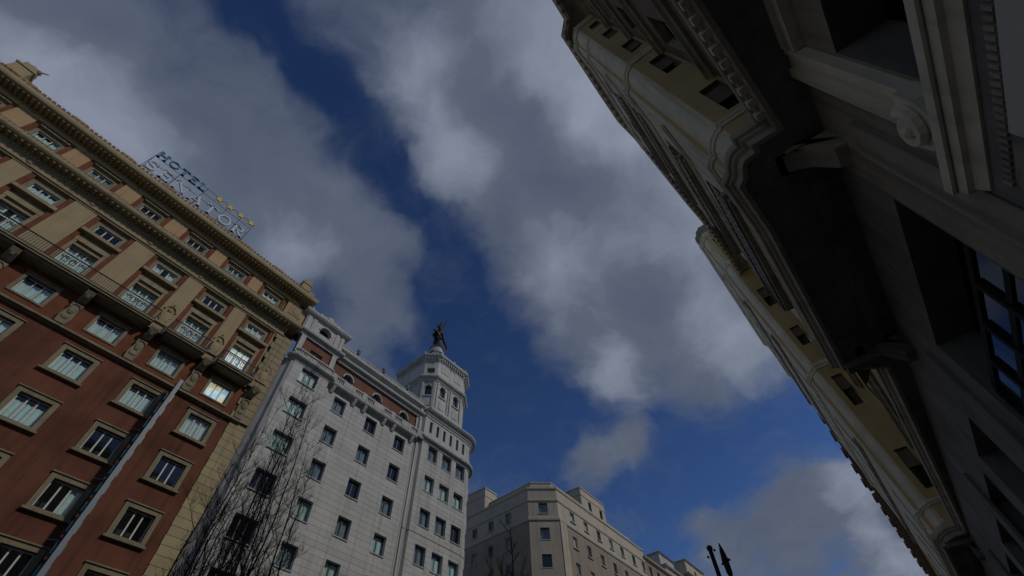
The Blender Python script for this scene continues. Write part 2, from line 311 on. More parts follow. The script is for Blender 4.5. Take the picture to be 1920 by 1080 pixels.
def path_wall(mb, P, z0, z1, ops=(), depth=0.3, mi=0, rmi=0, u_from=None):
    L = seglen(P); tot = sum(L); us = {0.0, tot}; acc = 0
    for l in L: acc += l; us.add(round(acc, 6))
    zs = {z0, z1}
    for a, b, c, d in ops: us |= {a, b}; zs |= {c, d}
    us = sorted(u for u in us if -1e-6 <= u <= tot + 1e-6); zs = sorted(z for z in zs if z0 - 1e-6 <= z <= z1 + 1e-6)
    us = [u for i, u in enumerate(us) if i == 0 or u - us[i - 1] > 1e-5]
    def inside(u, z): return any(a < u < b and c < z < d for a, b, c, d in ops)
    for i in range(len(us) - 1):
        um = (us[i] + us[i + 1]) / 2; _, dr, _n = at_u(P, um)
        p0 = at_u(P, us[i] + 1e-7)[0]; p1 = at_u(P, us[i + 1] - 1e-7)[0]
        for j in range(len(zs) - 1):
            zm = (zs[j] + zs[j + 1]) / 2
            if not inside(um, zm): mb.quad((*p0, zs[j]), (*p1, zs[j]), (*p1, zs[j + 1]), (*p0, zs[j + 1]), mi)
    for a, b, c, d in ops:
        cuts = [u for u in us if a - 1e-6 <= u <= b + 1e-6]
        for e_ in (a, b):
            p, dr, n = at_u(P, min(max(e_ + (1e-4 if e_ == a else -1e-4), 0), tot)); q = (p[0] - n[0] * depth, p[1] - n[1] * depth)
            mb.quad((*p, c), (*q, c), (*q, d), (*p, d), rmi)
        for i in range(len(cuts) - 1):
            p0, _, n0 = at_u(P, cuts[i] + 1e-4); p1, _, n1 = at_u(P, cuts[i + 1] - 1e-4)
            q0 = (p0[0] - n0[0] * depth, p0[1] - n0[1] * depth); q1 = (p1[0] - n1[0] * depth, p1[1] - n1[1] * depth)
            for z in (c, d): mb.quad((*p0, z), (*p1, z), (*q1, z), (*q0, z), rmi)
    return mb
def blocks(mb, P, pitch, w, n0, n1, z0, z1, mi=0, start=0.1):
    tot = sum(seglen(P)); u = start
    while u < tot - w:
        p, d, n = at_u(P, u + w / 2); vs = []
        for z in (z0, z1):
            for a, b in ((-w / 2, n0), (w / 2, n0), (w / 2, n1), (-w / 2, n1)):
                vs.append((p[0] + d[0] * a + n[0] * b, p[1] + d[1] * a + n[1] * b, z))
        mb.add(vs, [(0, 3, 2, 1), (4, 5, 6, 7), (0, 1, 5, 4), (1, 2, 6, 5), (2, 3, 7, 6), (3, 0, 4, 7)], mi); u += pitch
    return mb

# ------------------------------------------------------------------ windows (local: X along wall, Y outward, Z up from the sill)
CACHE = {}
def cached(key, fn):
    if key not in CACHE: CACHE[key] = fn()
    return CACHE[key]
def add_child(name, me, parent, loc=(0, 0, 0)):
    o = bpy.data.objects.new(name, me); COL.objects.link(o); o.parent = parent; o.location = loc; return o
def window(root, pos, normal, w, h, lights=3, rec=0.22, fr=0.06, mull=0.05, fmat='frame', curtain='full', surround=None, smat='olive', sill=None, transom=None, arch=False, name='window', room=0.7):
    hw = w / 2
    def mk_frame():
        b = MB(); y0, y1 = -rec - 0.06, -rec
        b.box(-hw, -hw + fr, y0, y1, 0, h); b.box(hw - fr, hw, y0, y1, 0, h)
        b.box(-hw + fr, hw - fr, y0, y1, 0, fr); b.box(-hw + fr, hw - fr, y0, y1, h - fr, h)
        iw = w - 2 * fr
        for k in range(1, lights):
            x = -hw + fr + iw * k / lights; b.box(x - mull / 2, x + mull / 2, y0 + .004, y1 - .004, fr, h - fr)
        if transom: b.box(-hw + fr, hw - fr, y0 + .01, y1 + .006, h * transom - mull / 2, h * transom + mull / 2)
        return b.mesh(name, M[fmat])
    me = cached(('f', w, h, lights, rec, fr, mull, fmat, transom, name), mk_frame)
    o = bpy.data.objects.new(name, me); COL.objects.link(o); attach(o, root)
    o.location = pos; o.rotation_euler = (0, 0, math.atan2(normal[1], normal[0]) - PI / 2)
    iw = (w - 2 * fr - mull * (lights - 1)) / lights; step = (w - 2 * fr) / lights
    pm = cached(('p', w, h, lights, rec, fr, mull), lambda: MB().box(-iw / 2, iw / 2, -rec - 0.034, -rec - 0.026, fr, h - fr).mesh('pane', M['glass']))
    for k in range(lights): add_child('pane', pm, o, (-hw + fr + step * (k + .5), 0, 0))
    def mk_room():
        b = MB(); a, c, d = -rec - 0.07, -rec - room, 0.0; t = h
        b.quad((-hw, c, d), (hw, c, d), (hw, c, t), (-hw, c, t)); b.quad((-hw, a, d), (-hw, c, d), (-hw, c, t), (-hw, a, t)); b.quad((hw, a, d), (hw, c, d), (hw, c, t), (hw, a, t))
        b.quad((-hw, a, t), (hw, a, t), (hw, c, t), (-hw, c, t)); b.quad((-hw, a, d), (hw, a, d), (hw, c, d), (-hw, c, d)); return b.mesh('room', M['room'])
    add_child('room', cached(('r', w, h, rec, room), mk_room), o)
    if curtain and curtain != 'none':
        def mk_cur(a, c, z0, z1, mat, n):
            b = MB(); xs = [a + (c - a) * i / n for i in range(n + 1)]; y = -rec - 0.125
            for i in range(n):
                ya = y + 0.035 * math.sin(i * 1.9) + .015 * math.sin(i * 4.1); yb = y + 0.035 * math.sin((i + 1) * 1.9) + .015 * math.sin((i + 1) * 4.1)
                b.quad((xs[i], ya, z0), (xs[i + 1], yb, z0), (xs[i + 1], yb, z1), (xs[i], ya, z1))
            return b.mesh('curtain', M[mat])
        spec = {'full': [(-1, 1, 0, .97, 'curtain')], 'low': [(-1, 1, 0, .78, 'curtain')], 'split': [(-1, -.3, 0, .97, 'curtain'), (.25, 1, 0, .97, 'curtain')], 'left': [(-1, -.25, 0, .97, 'curtain')],
                'grey': [(-1, 1, 0, .97, 'curtaing')], 'greylow': [(-1, 1, 0, .8, 'curtaing')], 'painted_glare': [(-1, 1, 0, .97, 'painted_glare')], 'steps': [(-1, -.36, 0, .94, 'curtain'), (-.3, .3, 0, .84, 'curtain'), (.36, 1, 0, .74, 'curtain')], 'blind': [(-1, 1, .45, .97, 'curtaing')]}[curtain]
        for (a, c, z0, z1, mt) in spec:
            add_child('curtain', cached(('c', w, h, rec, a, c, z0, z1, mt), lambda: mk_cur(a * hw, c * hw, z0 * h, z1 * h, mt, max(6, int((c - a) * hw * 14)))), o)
    if surround:
        t, pr = surround
        def mk_s():
            b = MB(); b.box(-hw - t, -hw, -.02, pr, -t * .6, h + t); b.box(hw, hw + t, -.02, pr, -t * .6, h + t); b.box(-hw, hw, -.02, pr, h, h + t); b.box(-hw, hw, -.02, pr, -t * .6, 0)
            b.box(-hw - t - .05, hw + t + .05, -.02, pr + .07, h + t, h + t + .06); return b.mesh('surround', M[smat])
        add_child('surround', cached(('s', w, h, t, pr, smat), mk_s), o)
    if sill:
        ex, th, pr = sill
        add_child('sill', cached(('si', w, ex, th, pr, smat, surround), lambda: MB().box(-hw - ex, hw + ex, -.02, pr, -th - (surround[0] * .6 if surround else 0), -(surround[0] * .6 if surround else 0)).mesh('sill', M[smat])), o)
    if arch:
        def mk_a():
            b = MB(); n = 8; r = hw; zc = h - r
            for s in (-1, 1):
                arc = [(s * r * math.cos(PI / 2 * i / n), zc + r * math.sin(PI / 2 * i / n)) for i in range(n + 1)]
                for i in range(n):
                    (xa, za), (xb, zb) = arc[i], arc[i + 1]
                    b.quad((xa, 0.0, za), (xb, 0.0, zb), (s * r, 0.0, zb + .0005) if i == 0 else (s * r, 0.0, zb), (s * r, 0.0, za))
                    b.quad((xa, 0.0, za), (xb, 0.0, zb), (xb, -rec, zb), (xa, -rec, za))
                b.quad((0, 0, h), (s * r, 0, h), (s * r, 0, h), (0, 0, h))
            # raised archivolt
            for i in range(2 * n):
                w0, w1 = PI * i / (2 * n), PI * (i + 1) / (2 * n); q = []
                for yy in (0.0, .07):
                    for rr in (r, r + .12):
                        for ww in (w0, w1): q.append((rr * math.cos(ww), yy, zc + rr * math.sin(ww)))
                b.add(q, [(0, 1, 3, 2), (4, 6, 7, 5), (0, 4, 5, 1), (2, 3, 7, 6)])
            return b.mesh('arch', M[smat])
        add_child('arch', cached(('a', w, h, rec, smat), mk_a), o)
    return o

# ================================================================== ground
g_ = MB().box(-400, 400, -400, 500, -0.6, -0.16).build('ground', M['paving']); struct(g_)
struct(MB().box(-23.5, -3.6, -380, 480, -0.156, -0.13).build('road', M['asphalt']))
lm = MB()
for lx in (-18.6, -13.6, -8.6):
    for k in range(-20, 40): lm.box(lx - .06, lx + .06, k * 6.0, k * 6.0 + 3, -0.126, -0.122)
struct(lm.build('lane_markings', M['paint']))
struct(MB().box(-30, -23.5, -380, 45, -0.16, 0.0).build('left_pavement', M['paving']))
struct(MB().box(-3.6, 3.6, -380, 480, -0.16, 0.0).build('right_pavement', M['paving']))

# ================================================================== hotel (red and ochre)
EX = (1, 0)                                   # outward normal of the left-hand fronts
H = thing('hotel_building', 'red brick hotel with ochre upper floors, long iron balcony and two bracketed cornices', 'building', (-30, -6, 0))
YL, YR = -22.0, 9.9
AX = [-15.0, -11.45, -7.85, -3.98, -0.1, 3.55, 7.08]          # window axes
AT = [-17.4, -13.95, -10.45, -7.02, -3.5, 0.05, 3.4, 6.68]    # top storey axes
u_ = lambda y: y - YL
PF = [(-30, YL), (-30, YR)]
PC = [(-30, YL), (-30, 9.0), (-33, 9.0)]
rows = [19.02, 16.02, 13.02, 10.02, 7.02]
ops = [(u_(a - .72), u_(a + .72), z, z + 1.37) for z in rows for a in AX]
path_wall(MB(), PF, 0, 21.15, ops, .26).build('brick_wall', M['brick'], H)
path_wall(mb := MB(), [(-30.06, YL), (-30.06, YR)], 21.3, 23.95, [(u_(a - .73), u_(a + .73), 21.95, 23.2) for a in AX], .24); mb.build('brick_wall', M['redstrip'], H)
ops = []
for a in AX: ops += [(u_(a - .72), u_(a + .72), 28.18, 29.08), (u_(a - .76), u_(a + .76), 24.12, 26.62)]
path_wall(mb := MB(), [(-30.22, YL), (-30.22, YR)], 23.95, 29.6, ops, .2); mb.build('bay_wall', M['olive'], H)
path_wall(mb := MB(), [(-30.2, YL), (-30.2, YR)], 31.2, 33.6, [(u_(a - .66), u_(a + .66), 32.02, 32.93) for a in AT], .2); mb.build('top_wall', M['olive'], H)
# body behind (side and roof)
mb = MB(); mb.quad((-30.3, YR, 0), (-45, YR, 0), (-45, YR, 35.1), (-30.3, YR, 35.1)); mb.quad((-29.5, YL, 34.9), (-29.5, YR, 34.9), (-45, YR, 34.9), (-45, YL, 34.9)); mb.quad((-30.0, YL, 0), (-45, YL, 0), (-45, YL, 35.1), (-30.0, YL, 35.1))
mb.build('side_wall', M['ochre'], H)
# piers with brick edge strips
for i in range(len(AX) - 1):
    a, b = AX[i] + 1.26, AX[i + 1] - 1.26
    MB().box(-30.22, -30.0, a, b, 24.1, 29.5).build('pier', M['ochre'], H)
    c = (a + b) / 2
MB().box(-30.22, -30.0, AX[-1] + 1.26, AX[-1] + 1.36, 24.1, 29.5).build('pier', M['ochre'], H)
for a in AX:
    for s in (-1, 1):
        y0, y1 = sorted((a + s * .98, a + s * 1.26)); MB().box(-30.22, -30.05, y0, y1, 24.1, 29.5).build('brick_strip', M['redstrip'], H)
for i in range(len(AT) - 1):
    a, b = AT[i] + 1.18, AT[i + 1] - 1.18
    MB().box(-30.2, -30.0, a, b, 31.95, 33.5).build('pier', M['peach'], H)
for a in AT:
    for s in (-1, 1):
        y0, y1 = sorted((a + s * .9, a + s * 1.18)); MB().box(-30.2, -30.07, y0, y1, 31.95, 33.5).build('brick_strip', M['redstrip'], H)
    mb = MB()
    for k in range(7): mb.box(-30.2, -29.98, a - .85 + k * .26, a - .72 + k * .26, 31.55, 31.93)
    mb.box(-30.2, -29.96, a - .92, a + .92, 31.93, 32.0); mb.build('sill_balusters', M['sand'], H, kind='stuff')
    MB().box(-30.2, -29.98, a - .9, a + .9, 33.2, 33.34).build('lintel', M['olive'], H)
# windows
random.seed(3)
for a in AT: window(H, (-30.2, a, 32.02), EX, 1.32, .91, 3, .12, .05, .06, curtain=random.choice(['none', 'greylow', 'steps', 'blind']), room=.6)
for a in AX:
    window(H, (-30.22, a, 28.18), EX, 1.44, .9, 3, .12, .06, .07, curtain='steps' if a > 6 else random.choice(['low', 'greylow', 'split', 'none']), room=.6)
    window(H, (-30.22, a, 24.12), EX, 1.52, 2.5, 3, .16, .07, .09, curtain='painted_glare' if a > 6 else random.choice(['full', 'split', 'full']), transom=.72, room=.8, name='french_window')  # end-axis curtains emit light in place of a reflected glare
    MB().box(-30.22, -29.82, a - 1.18, a + 1.18, 27.74, 27.98).build('sill', M['sand'], H)
    mb = MB(); mb.box(-30.22, -30.08, a - .96, a - .77, 24.1, 27.3); mb.box(-30.22, -30.08, a + .77, a + .96, 24.1, 27.3); mb.box(-30.22, -30.06, a - .98, a + .98, 27.02, 27.36); mb.box(-30.22, -30.1, a - .77, a + .77, 26.64, 26.76)
    mb.build('door_surround', M['sand'], H)
    window(H, (-30.06, a, 21.95), EX, 1.46, 1.25, 3, .16, .06, .06, curtain='painted_glare' if a > 6 else random.choice(['full', 'steps', 'low']), surround=(.17, .06))
    for z in rows:
        k = {19.02: ['full', 'steps', 'low', 'split', 'full'], 16.02: ['none', 'blind', 'split', 'left', 'none'], 13.02: ['none', 'none', 'left', 'greylow'], 10.02: ['none'], 7.02: ['none']}[z]
        window(H, (-30, a, z), EX, 1.44, 1.37, 3, .16, .06, .075, curtain='low' if (z == 16.02 and abs(a + .1) < .2) else random.choice(k), surround=(.23, .07), sill=(.32, .1, .2))
# quoin blocks
z = 0.3; k = 0
while z < 20.9:
    MB().box(-30, -29.93, 8.68 + (0.02 if k % 2 else 0), 9.9, z + .012, min(z + .488, 21.1)).build('quoin_block', M['quoin'], H); z += .5; k += 1
z = 21.35; k = 0
while z < 29.3:
    w0 = 8.52 + (.14 if k % 2 else 0); MB().box(-30.06, -29.94, w0, 9.2, z + .012, z + .53).build('quoin_block', M['sand'], H); MB().box(-30.06, -29.945, 9.225, 9.9, z + .012, z + .53).build('quoin_block', M['sand'], H); z += .56; k += 1
MB().box(-30.2, -29.97, 8.05, 9.9, 31.4, 33.5).build('end_pilaster', M['peach'], H)
mb = MB(); mb.box(-29.97, -29.9, 8.3, 9.7, 31.5, 32.0); mb.box(-29.97, -29.92, 8.4, 9.6, 32.15, 33.2); mb.ball((-29.93, 9.0, 32.65), (.1, .38, .42)); mb.build('carved_panel', M['sand'], H)
# cornices, bands
def cornice(root, P, prof, mat, name='cornice'):
    return sweep(MB(), P, prof).build(name, M[mat], root)
cornice(H, PC, [(-.3, 21.12), (.05, 21.12), (.1, 21.16), (.3, 21.18), (.3, 21.3), (.08, 21.36), (-.3, 21.36)], 'olive', 'string_course')
cornice(H, PC, [(-.3, 29.5), (.04, 29.5), (.06, 29.6), (.14, 29.63), (.14, 29.7), (.05, 29.72), (.05, 29.8), (-.0, 29.82), (0, 30.15), (.08, 30.2), (.08, 30.42), (.14, 30.44), (.16, 30.58), (.74, 30.62), (.82, 30.7), (.86, 30.76), (.86, 30.92), (.7, 30.98), (.6, 31.28), (.0, 31.4), (-.3, 31.4)], 'sand')
blocks(MB(), PC, .2, .1, .08, .15, 30.24, 30.42).build('dentil_row', M['sand'], H, kind='stuff')
blocks(MB(), PC, .36, .14, .16, .66, 30.5, 30.62).build('modillion_row', M['sand'], H, kind='stuff')
blocks(MB(), PC, .26, .12, .6, .72, 30.96, 31.2).build('crest_row', M['sand'], H, kind='stuff')
cornice(H, PC, [(-.3, 33.44), (.05, 33.44), (.1, 33.5), (.12, 33.56), (.04, 33.58), (.04, 33.64), (0, 33.66), (0, 33.84), (.08, 33.88), (.1, 34.0), (.88, 34.0), (.98, 34.06), (1.04, 34.2), (1.04, 34.46), (.7, 34.62), (-.3, 34.9)], 'ochre')
blocks(MB(), PC, .3, .13, .08, .8, 33.88, 34.02).build('modillion_row', M['sand'], H, kind='stuff')
blocks(MB(), PC, .3, .2, .62, 1.06, 34.46, 34.66).build('eaves_tile_row', M['tile'], H, kind='stuff')
blocks(MB(), PC, 3.2, .9, .5, 1.0, 34.5, 34.8, start=1.7).build('parapet_block', M['ochre'], H)
for i, a in enumerate(AX[:-1]):
    y = (a + AX[i + 1]) / 2; MB().ball((-29.98, y, 29.98), (.08, .16, .14)).build('medallion', M['olive'], H)
for i, a in enumerate(AT[:-1]):
    y = (a + AT[i + 1]) / 2; MB().ball((-29.98, y, 33.75), (.06, .12, .09)).build('medallion', M['olive'], H)
# balconies
def balcony(y0, y1, end=True):
    mb = MB(); mb.box(-30.0, -29.05, y0, y1, 23.86, 23.98); mb.box(-30.0, -28.98, y0 - .04, y1 + .04, 23.98, 24.1); mb.box(-30.0, -29.2, y0 + .1, y1 - .1, 23.74, 23.86); s = mb.build('balcony_slab', M['olive'], H)
    r = MB(); r.box(-29.06, -29.0, y0, y1, 24.93, 24.98); r.box(-29.05, -29.01, y0, y1, 24.14, 24.17)
    n = int((y1 - y0) / .13)
    for k in range(n + 1):
        y = y0 + (y1 - y0) * k / n; r.box(-29.042, -29.018, y - .012, y + .012, 24.1, 24.94)
    for y in ((y0, y1) if end else (y1,)):
        r.box(-30.0, -29.0, y - .025, y + .025, 24.93, 24.98)
        for k in range(7): r.box(-29.9 + k * .13, -29.876 + k * .13, y - .012, y + .012, 24.1, 24.94)
    for y in [q for q in AX if y0 < q < y1]:
        for s_ in (-.2, .2):
            ring = [(-29.03, y + s_ + .16 * math.cos(2 * PI * t / 10), 24.55 + .2 * math.sin(2 * PI * t / 10)) for t in range(11)]; r.tube(ring, .018, 4)
    rr = r.build('railing', M['iron'], H, kind='stuff')
balcony(YL + .5, 1.32); balcony(2.26, 4.86); balcony(5.8, 8.35)
for y in (1.79, 5.33, 8.95): MB().box(-30.0, -29.62, y - .5, y + .5, 23.9, 24.1).build('ledge', M['olive'], H)
mids = [(AX[i] + AX[i + 1]) / 2 for i in range(len(AX) - 1)] + [8.98]
for y in mids:
    last = y > .9
    mb = MB(); mb.prism_y([(-30.06, 23.1), (-29.75, 23.15), (-29.35, 23.5), (-29.2, 23.74), (-29.2, 23.86), (-30.06, 23.86)], y - .23, y + .23)
    mb.ball((-29.5, y, 23.5), (.16, .17, .18)); mb.build('bracket', M['olive'], H)
    mb = MB(); mb.prism_x([(y - .26, 21.5), (y + .26, 21.5), (y + .32, 22.0), (y + .24, 22.6), (y + .29, 23.05), (y - .29, 23.05), (y - .24, 22.6), (y - .32, 22.0)], -30.06, -29.88)
    mb.ball((-29.88, y, 22.5), (.12, .2, .3)); mb.ball((-29.9, y, 21.95), (.1, .26, .16)); mb.tube([(-29.86, y + .26 * math.cos(t * .5), 22.75 + .22 * math.sin(t * .5)) for t in range(8)], .05, 5); mb.build('carved_ornament', M['olive'], H)
for y in (1.72, 5.3, 9.2):
    mb = MB(); mb.ball((-29.97, y, 25.35), (.14, .34, .55)); mb.tube([(-29.95, y + .36 * math.cos(PI * t / 9), 26.0 + .42 * math.sin(PI * t / 9)) for t in range(10)], .06, 5)
    mb.ball((-29.95, y, 26.05), (.12, .14, .2)); mb.ball((-29.95, y, 26.62), (.06, .07, .1)); mb.box(-30, -29.86, y - .42, y + .42, 24.75, 24.86)
    for s in (-1, 1): mb.tube([(-29.94, y + s * (.1 + .05 * t), 25.0 + .16 * t - .01 * t * t) for t in range(6)], [.07, .07, .06, .06, .05, .04], 5)
    mb.build('cartouche', M['ochre'], H)
# rooftop corner ornaments
def pinnacle(y, zb, h, w):
    mb = MB(); x = -29.55
    mb.box(x - w, x + w, y - w, y + w, zb, zb + h * .45); mb.box(x - w * 1.15, x + w * 1.15, y - w * 1.15, y + w * 1.15, zb + h * .45, zb + h * .52)
    mb.box(x - w * .8, x + w * .8, y - w * .8, y + w * .8, zb + h * .52, zb + h * .8); mb.lathe(x, y, [(w * .8, zb + h * .8), (w * .75, zb + h * .86), (w * .35, zb + h * .95), (.03, zb + h)], 8)
    for s in (-1, 1): mb.ball((x + .1, y + s * w * .85, zb + h * .62), (.12, .12, .22))
    mb.build('pinnacle', M['ochre'], H)
pinnacle(8.5, 34.7, 1.75, .42)
pinnacle(-14.4, 34.75, 2.1, .5)
mb = MB(); mb.tube([(-29.3, -14.1, 36.3), (-29.25, -13.85, 36.6), (-29.2, -13.65, 36.72)], [.07, .05, .03], 5); mb.tube([(-29.3, -14.0, 36.0), (-29.2, -13.75, 36.15)], [.05, .03], 5); mb.ball((-29.25, -14.0, 36.35), (.15, .18, .2)); mb.build('gargoyle', M['olive'], H)

# ------------------------------------------------------------------ rooftop letters
SG = thing('rooftop_sign', 'rooftop sign reading HOTEL SENATOR with four gold stars along the hotel eaves', 'sign', (-30, -2, 35))
def strokes(ch):
    T, t = .15, .07            # thick and thin strokes in units of the letter height
    def bar(x0, z0, x1, z1, w): return ('b', x0, z0, x1, z1, w)
    S_ = lambda x, z, w=.3: ('r', x - w / 2, z, x + w / 2, z + .06)
    return {'H': ([bar(.15, 0, .15, 1, T), bar(.75, 0, .75, 1, T), bar(.15, .5, .75, .5, t), S_(.15, 0), S_(.15, .94), S_(.75, 0), S_(.75, .94)], .9),
            'T': ([bar(.4, 0, .4, 1, T), ('r', 0, .92, .8, 1.0), ('r', 0, .78, .07, .95), ('r', .73, .78, .8, .95), S_(.4, 0)], .8),
            'E': ([bar(.15, 0, .15, 1, T), ('r', .1, .92, .68, 1.0), ('r', .1, 0, .72, .08), ('r', .15, .46, .55, .54), ('r', .62, .8, .69, 1.0), ('r', .65, 0, .72, .22), ('r', .5, .4, .56, .6), S_(.1, 0, .2), S_(.1, .94, .2)], .75),
            'L': ([bar(.15, 0, .15, 1, T), ('r', .1, 0, .68, .08), ('r', .62, 0, .69, .24), S_(.15, 0), S_(.15, .94)], .7),
            'N': ([bar(.12, 0, .12, 1, t), bar(.78, 0, .78, 1, t), bar(.14, .97, .76, .03, T), S_(.12, 0, .26), S_(.08, .94, .24), S_(.78, .94, .26)], .9),
            'A': ([bar(.08, 0, .42, 1, t), bar(.42, 1, .78, 0, T), ('r', .22, .3, .64, .37), S_(.08, 0, .26), S_(.78, 0, .3)], .87),
            'R': ([bar(.15, 0, .15, 1, T), ('a', .38, .74, .3, .22, -PI / 2, PI / 2, T * .8), ('r', .1, .92, .42, 1.0), ('r', .15, .48, .42, .55), bar(.36, .5, .76, 0, T), S_(.15, 0), S_(.15, .94), S_(.78, 0, .24)], .86),
            'O': ([('a', .45, .5, .4, .45, 0, 2 * PI, .13)], .9),
            'S': ([('a', .36, .73, .25, .22, .25, PI * 1.5, .13), ('a', .36, .27, .27, .22, -PI + .25, PI * .5, .13), ('r', .58, .72, .64, .98), ('r', .06, .02, .12, .3)], .72)}[ch]
def letter_mesh(ch, h, d=.12, wd=1.0):
    parts, adv = strokes(ch); b = MB()
    def poly(pts): b.prism_x([(y * h * wd, z * h) for y, z in pts], -d / 2, d / 2)
    for p in parts:
        if p[0] == 'r': _, x0, z0, x1, z1 = p; poly([(x0, z0), (x1, z0), (x1, z1), (x0, z1)])
        elif p[0] == 'b':
            _, x0, z0, x1, z1, w = p; l = math.hypot(x1 - x0, z1 - z0); nx, nz = -(z1 - z0) / l * w / 2, (x1 - x0) / l * w / 2
            if abs(x1 - x0) > .05 and abs(z1 - z0) > .05: nx, nz = w / 2 * (1 if nx > 0 else -1) * 1.08, 0
            poly([(x0 - nx, z0 - nz), (x1 - nx, z1 - nz), (x1 + nx, z1 + nz), (x0 + nx, z0 + nz)])
        else:
            _, cx_, cz_, rx, rz, a0, a1, w = p; n = 16
            for i in range(n):
                q = []
                for ww, o in ((a0 + (a1 - a0) * i / n, -1), (a0 + (a1 - a0) * (i + 1) / n, -1), (a0 + (a1 - a0) * (i + 1) / n, 1), (a0 + (a1 - a0) * i / n, 1)):
                    q.append((cx_ + (rx + o * w / 2) * math.cos(ww), cz_ + (rz + o * w / 2.4) * math.sin(ww)))
                poly(q)
    return b, adv
def put_word(word, y0, y1, z, h, mat, edge=None):
    tot = sum(strokes(c)[1] for c in word); n = len(word); wd = 1.0
    gap = ((y1 - y0) - tot * h * wd) / (n - 1)
    if gap < .06: wd = ((y1 - y0) - .06 * (n - 1)) / (tot * h); gap = .06
    y = y0
    for c in word:
        b, adv = letter_mesh(c, h, .14, wd); o = b.build('letter', M[mat], SG)
        o.location = (-30.0, y, z); y += adv * h * wd + gap
put_word('HOTEL', -6.42, -2.4, 37.92, .82, 'teal')
put_word('SENATOR', -6.4, 1.95, 36.05, 1.15, 'signwhite')
for y, z in ((-1.2, 38.36), (-.2, 38.4), (.82, 38.42), (1.82, 38.42)):
    pts = []
    for k in range(10):
        r = .36 if k % 2 == 0 else .15; w = PI / 2 + k * PI / 5; pts.append((y + r * math.cos(w), z + r * math.sin(w)))
    MB().prism_x(pts, -30.06, -29.94).build('star', M['gold'], SG)
mb = MB()
for y in (-6.45, -4.4, -2.35, -.3, .95, 2.1): mb.tube([(-30.12, y, 34.8), (-30.12, y, 38.75)], .022, 5); mb.tube([(-30.12, y, 38.0), (-31.4, y, 34.9)], .02, 4)
for z in (36.1, 37.15, 37.95, 38.7): mb.tube([(-30.12, -6.45, z), (-30.12, 2.1, z)], .018, 4)
mb.build('support_frame', M['iron'], SG)

# ------------------------------------------------------------------ projecting blade sign
BS = thing('projecting_sign', 'tall narrow navy blade sign with pale edge projecting from the red brick front', 'sign', (-29.3, 4.68, 5))
MB().box(-29.45, -28.86, 4.59, 4.77, 4.5, 21.2).build('panel', M['navy'], BS)
MB().box(-28.86, -28.8, 4.57, 4.79, 4.45, 21.25).build('edge_strip', M['signedge'], BS)
for i, z in enumerate((6.0, 9.0, 11.9, 14.9, 17.9, 20.6)):
    mb = MB(); mb.box(-30, -29.45, 4.62, 4.68, z, z + .06); mb.box(-30, -29.45, 4.68, 4.74, z + .3, z + .36); mb.tube([(-30, 4.2, z + .1), (-29.72, 4.6, z + .1)], .025, 5); mb.build('wall_arm', M['signedge'], BS)
z = 20.3
while z > 5.2:
    for s, y in ((-1, 4.59), (1, 4.77)):
        y0, y1 = (y - .1, y) if s < 0 else (y, y + .1)
        mb = MB(); mb.box(-29.42, -29.34, y0, y1, z - .55, z); mb.box(-29.34, -29.05, y0, y1, z - .12, z); mb.box(-29.12, -29.02, y0, y1, z - .55, z - .12); mb.build('raised_letter', M['teal'], BS)
    z -= .95

# ================================================================== white stone building with round corner tower
W = thing('white_building', 'white stone corner building with red attic storey and round domed corner tower', 'building', (-30, 20, 0))
random.seed(11)
heads = [27.46, 24.6, 21.66, 18.7, 15.7, 12.7, 9.7, 6.7]
# paths (heading +y, outward +x)
PAV = [(-30.35, 9.95), (-29.95, 10.3), (-29.62, 10.42), (-29.5, 10.62), (-29.5, 13.85), (-29.62, 14.02), (-30, 14.06)]
PM = [(-30, 14.06), (-30, 24.3)]
rc = 2.1; TY = 31.2; TX = -29.8
arc = [(TX - rc + rc * math.cos(PI / 2 * k / 10), TY + rc * math.sin(PI / 2 * k / 10)) for k in range(1, 11)]
PT = [(-30.12, 24.3), (-30.12, 24.55), (-29.95, 24.6), (-29.95, 24.8), (-30.12, 24.85), (-30.12, 25.05), (TX, 25.2), (TX, TY)] + arc + [(-45, TY + rc)]
LT = seglen(PT); u_flat = sum(LT[:6]); U = lambda y: u_flat + (y - 25.2)
ua = u_flat + (TY - 25.2); arcl = sum(LT[7:17])
PAVd = seglen(PAV); u_p = sum(PAVd[:3]); UP = lambda y: u_p + (y - 10.62)
pav_heads = [27.76, 24.88, 21.9, 18.94, 15.95, 12.95]
op_p = [(UP(11.47), UP(13.03), z - 1.42, z) for z in pav_heads]
axm = [15.8, 19.25, 22.68]
op_m = [(a - .61 - 14.06, a + .61 - 14.06, z - 1.43, z) for z in heads for a in axm]
tw = [(26.1, 27.34), (28.04, 29.36), (30.02, 31.35)]
hT = [28.32, 25.28, 22.2, 19.18, 16.15, 13.15, 10.1]
op_t = [(U(a), U(b), z - 1.5, z) for z in hT for a, b in tw]
cw = []                                           # windows on the curve
def arc_u(k): return ua + arcl * k / 10.0
for z in hT: op_t.append((arc_u(3), arc_u(6.0), z - 1.5, z))
SL = [26.05, 27.03, 28.0, 28.98, 29.96, 30.92]
op_s = [(U(a) - .17, U(a) + .17, 29.68, 30.95) for a in SL] + [(arc_u(2.6), arc_u(4.0), 29.68, 30.95), (arc_u(6), arc_u(7.4), 29.68, 30.95)]
path_wall(MB(), PAV, 0, 28.2, op_p, .3, 0, 1).build('pavilion_wall', [M['white'], M['whitetrim']], W)
path_wall(MB(), PM, 0, 28.1, op_m, .34, 0, 1).build('front_wall', [M['white'], M['whitetrim']], W)
path_wall(MB(), PT, 0, 32.0, op_t + op_s, .34, 0, 1).build('tower_wall', [M['white'], M['whitetrim']], W)
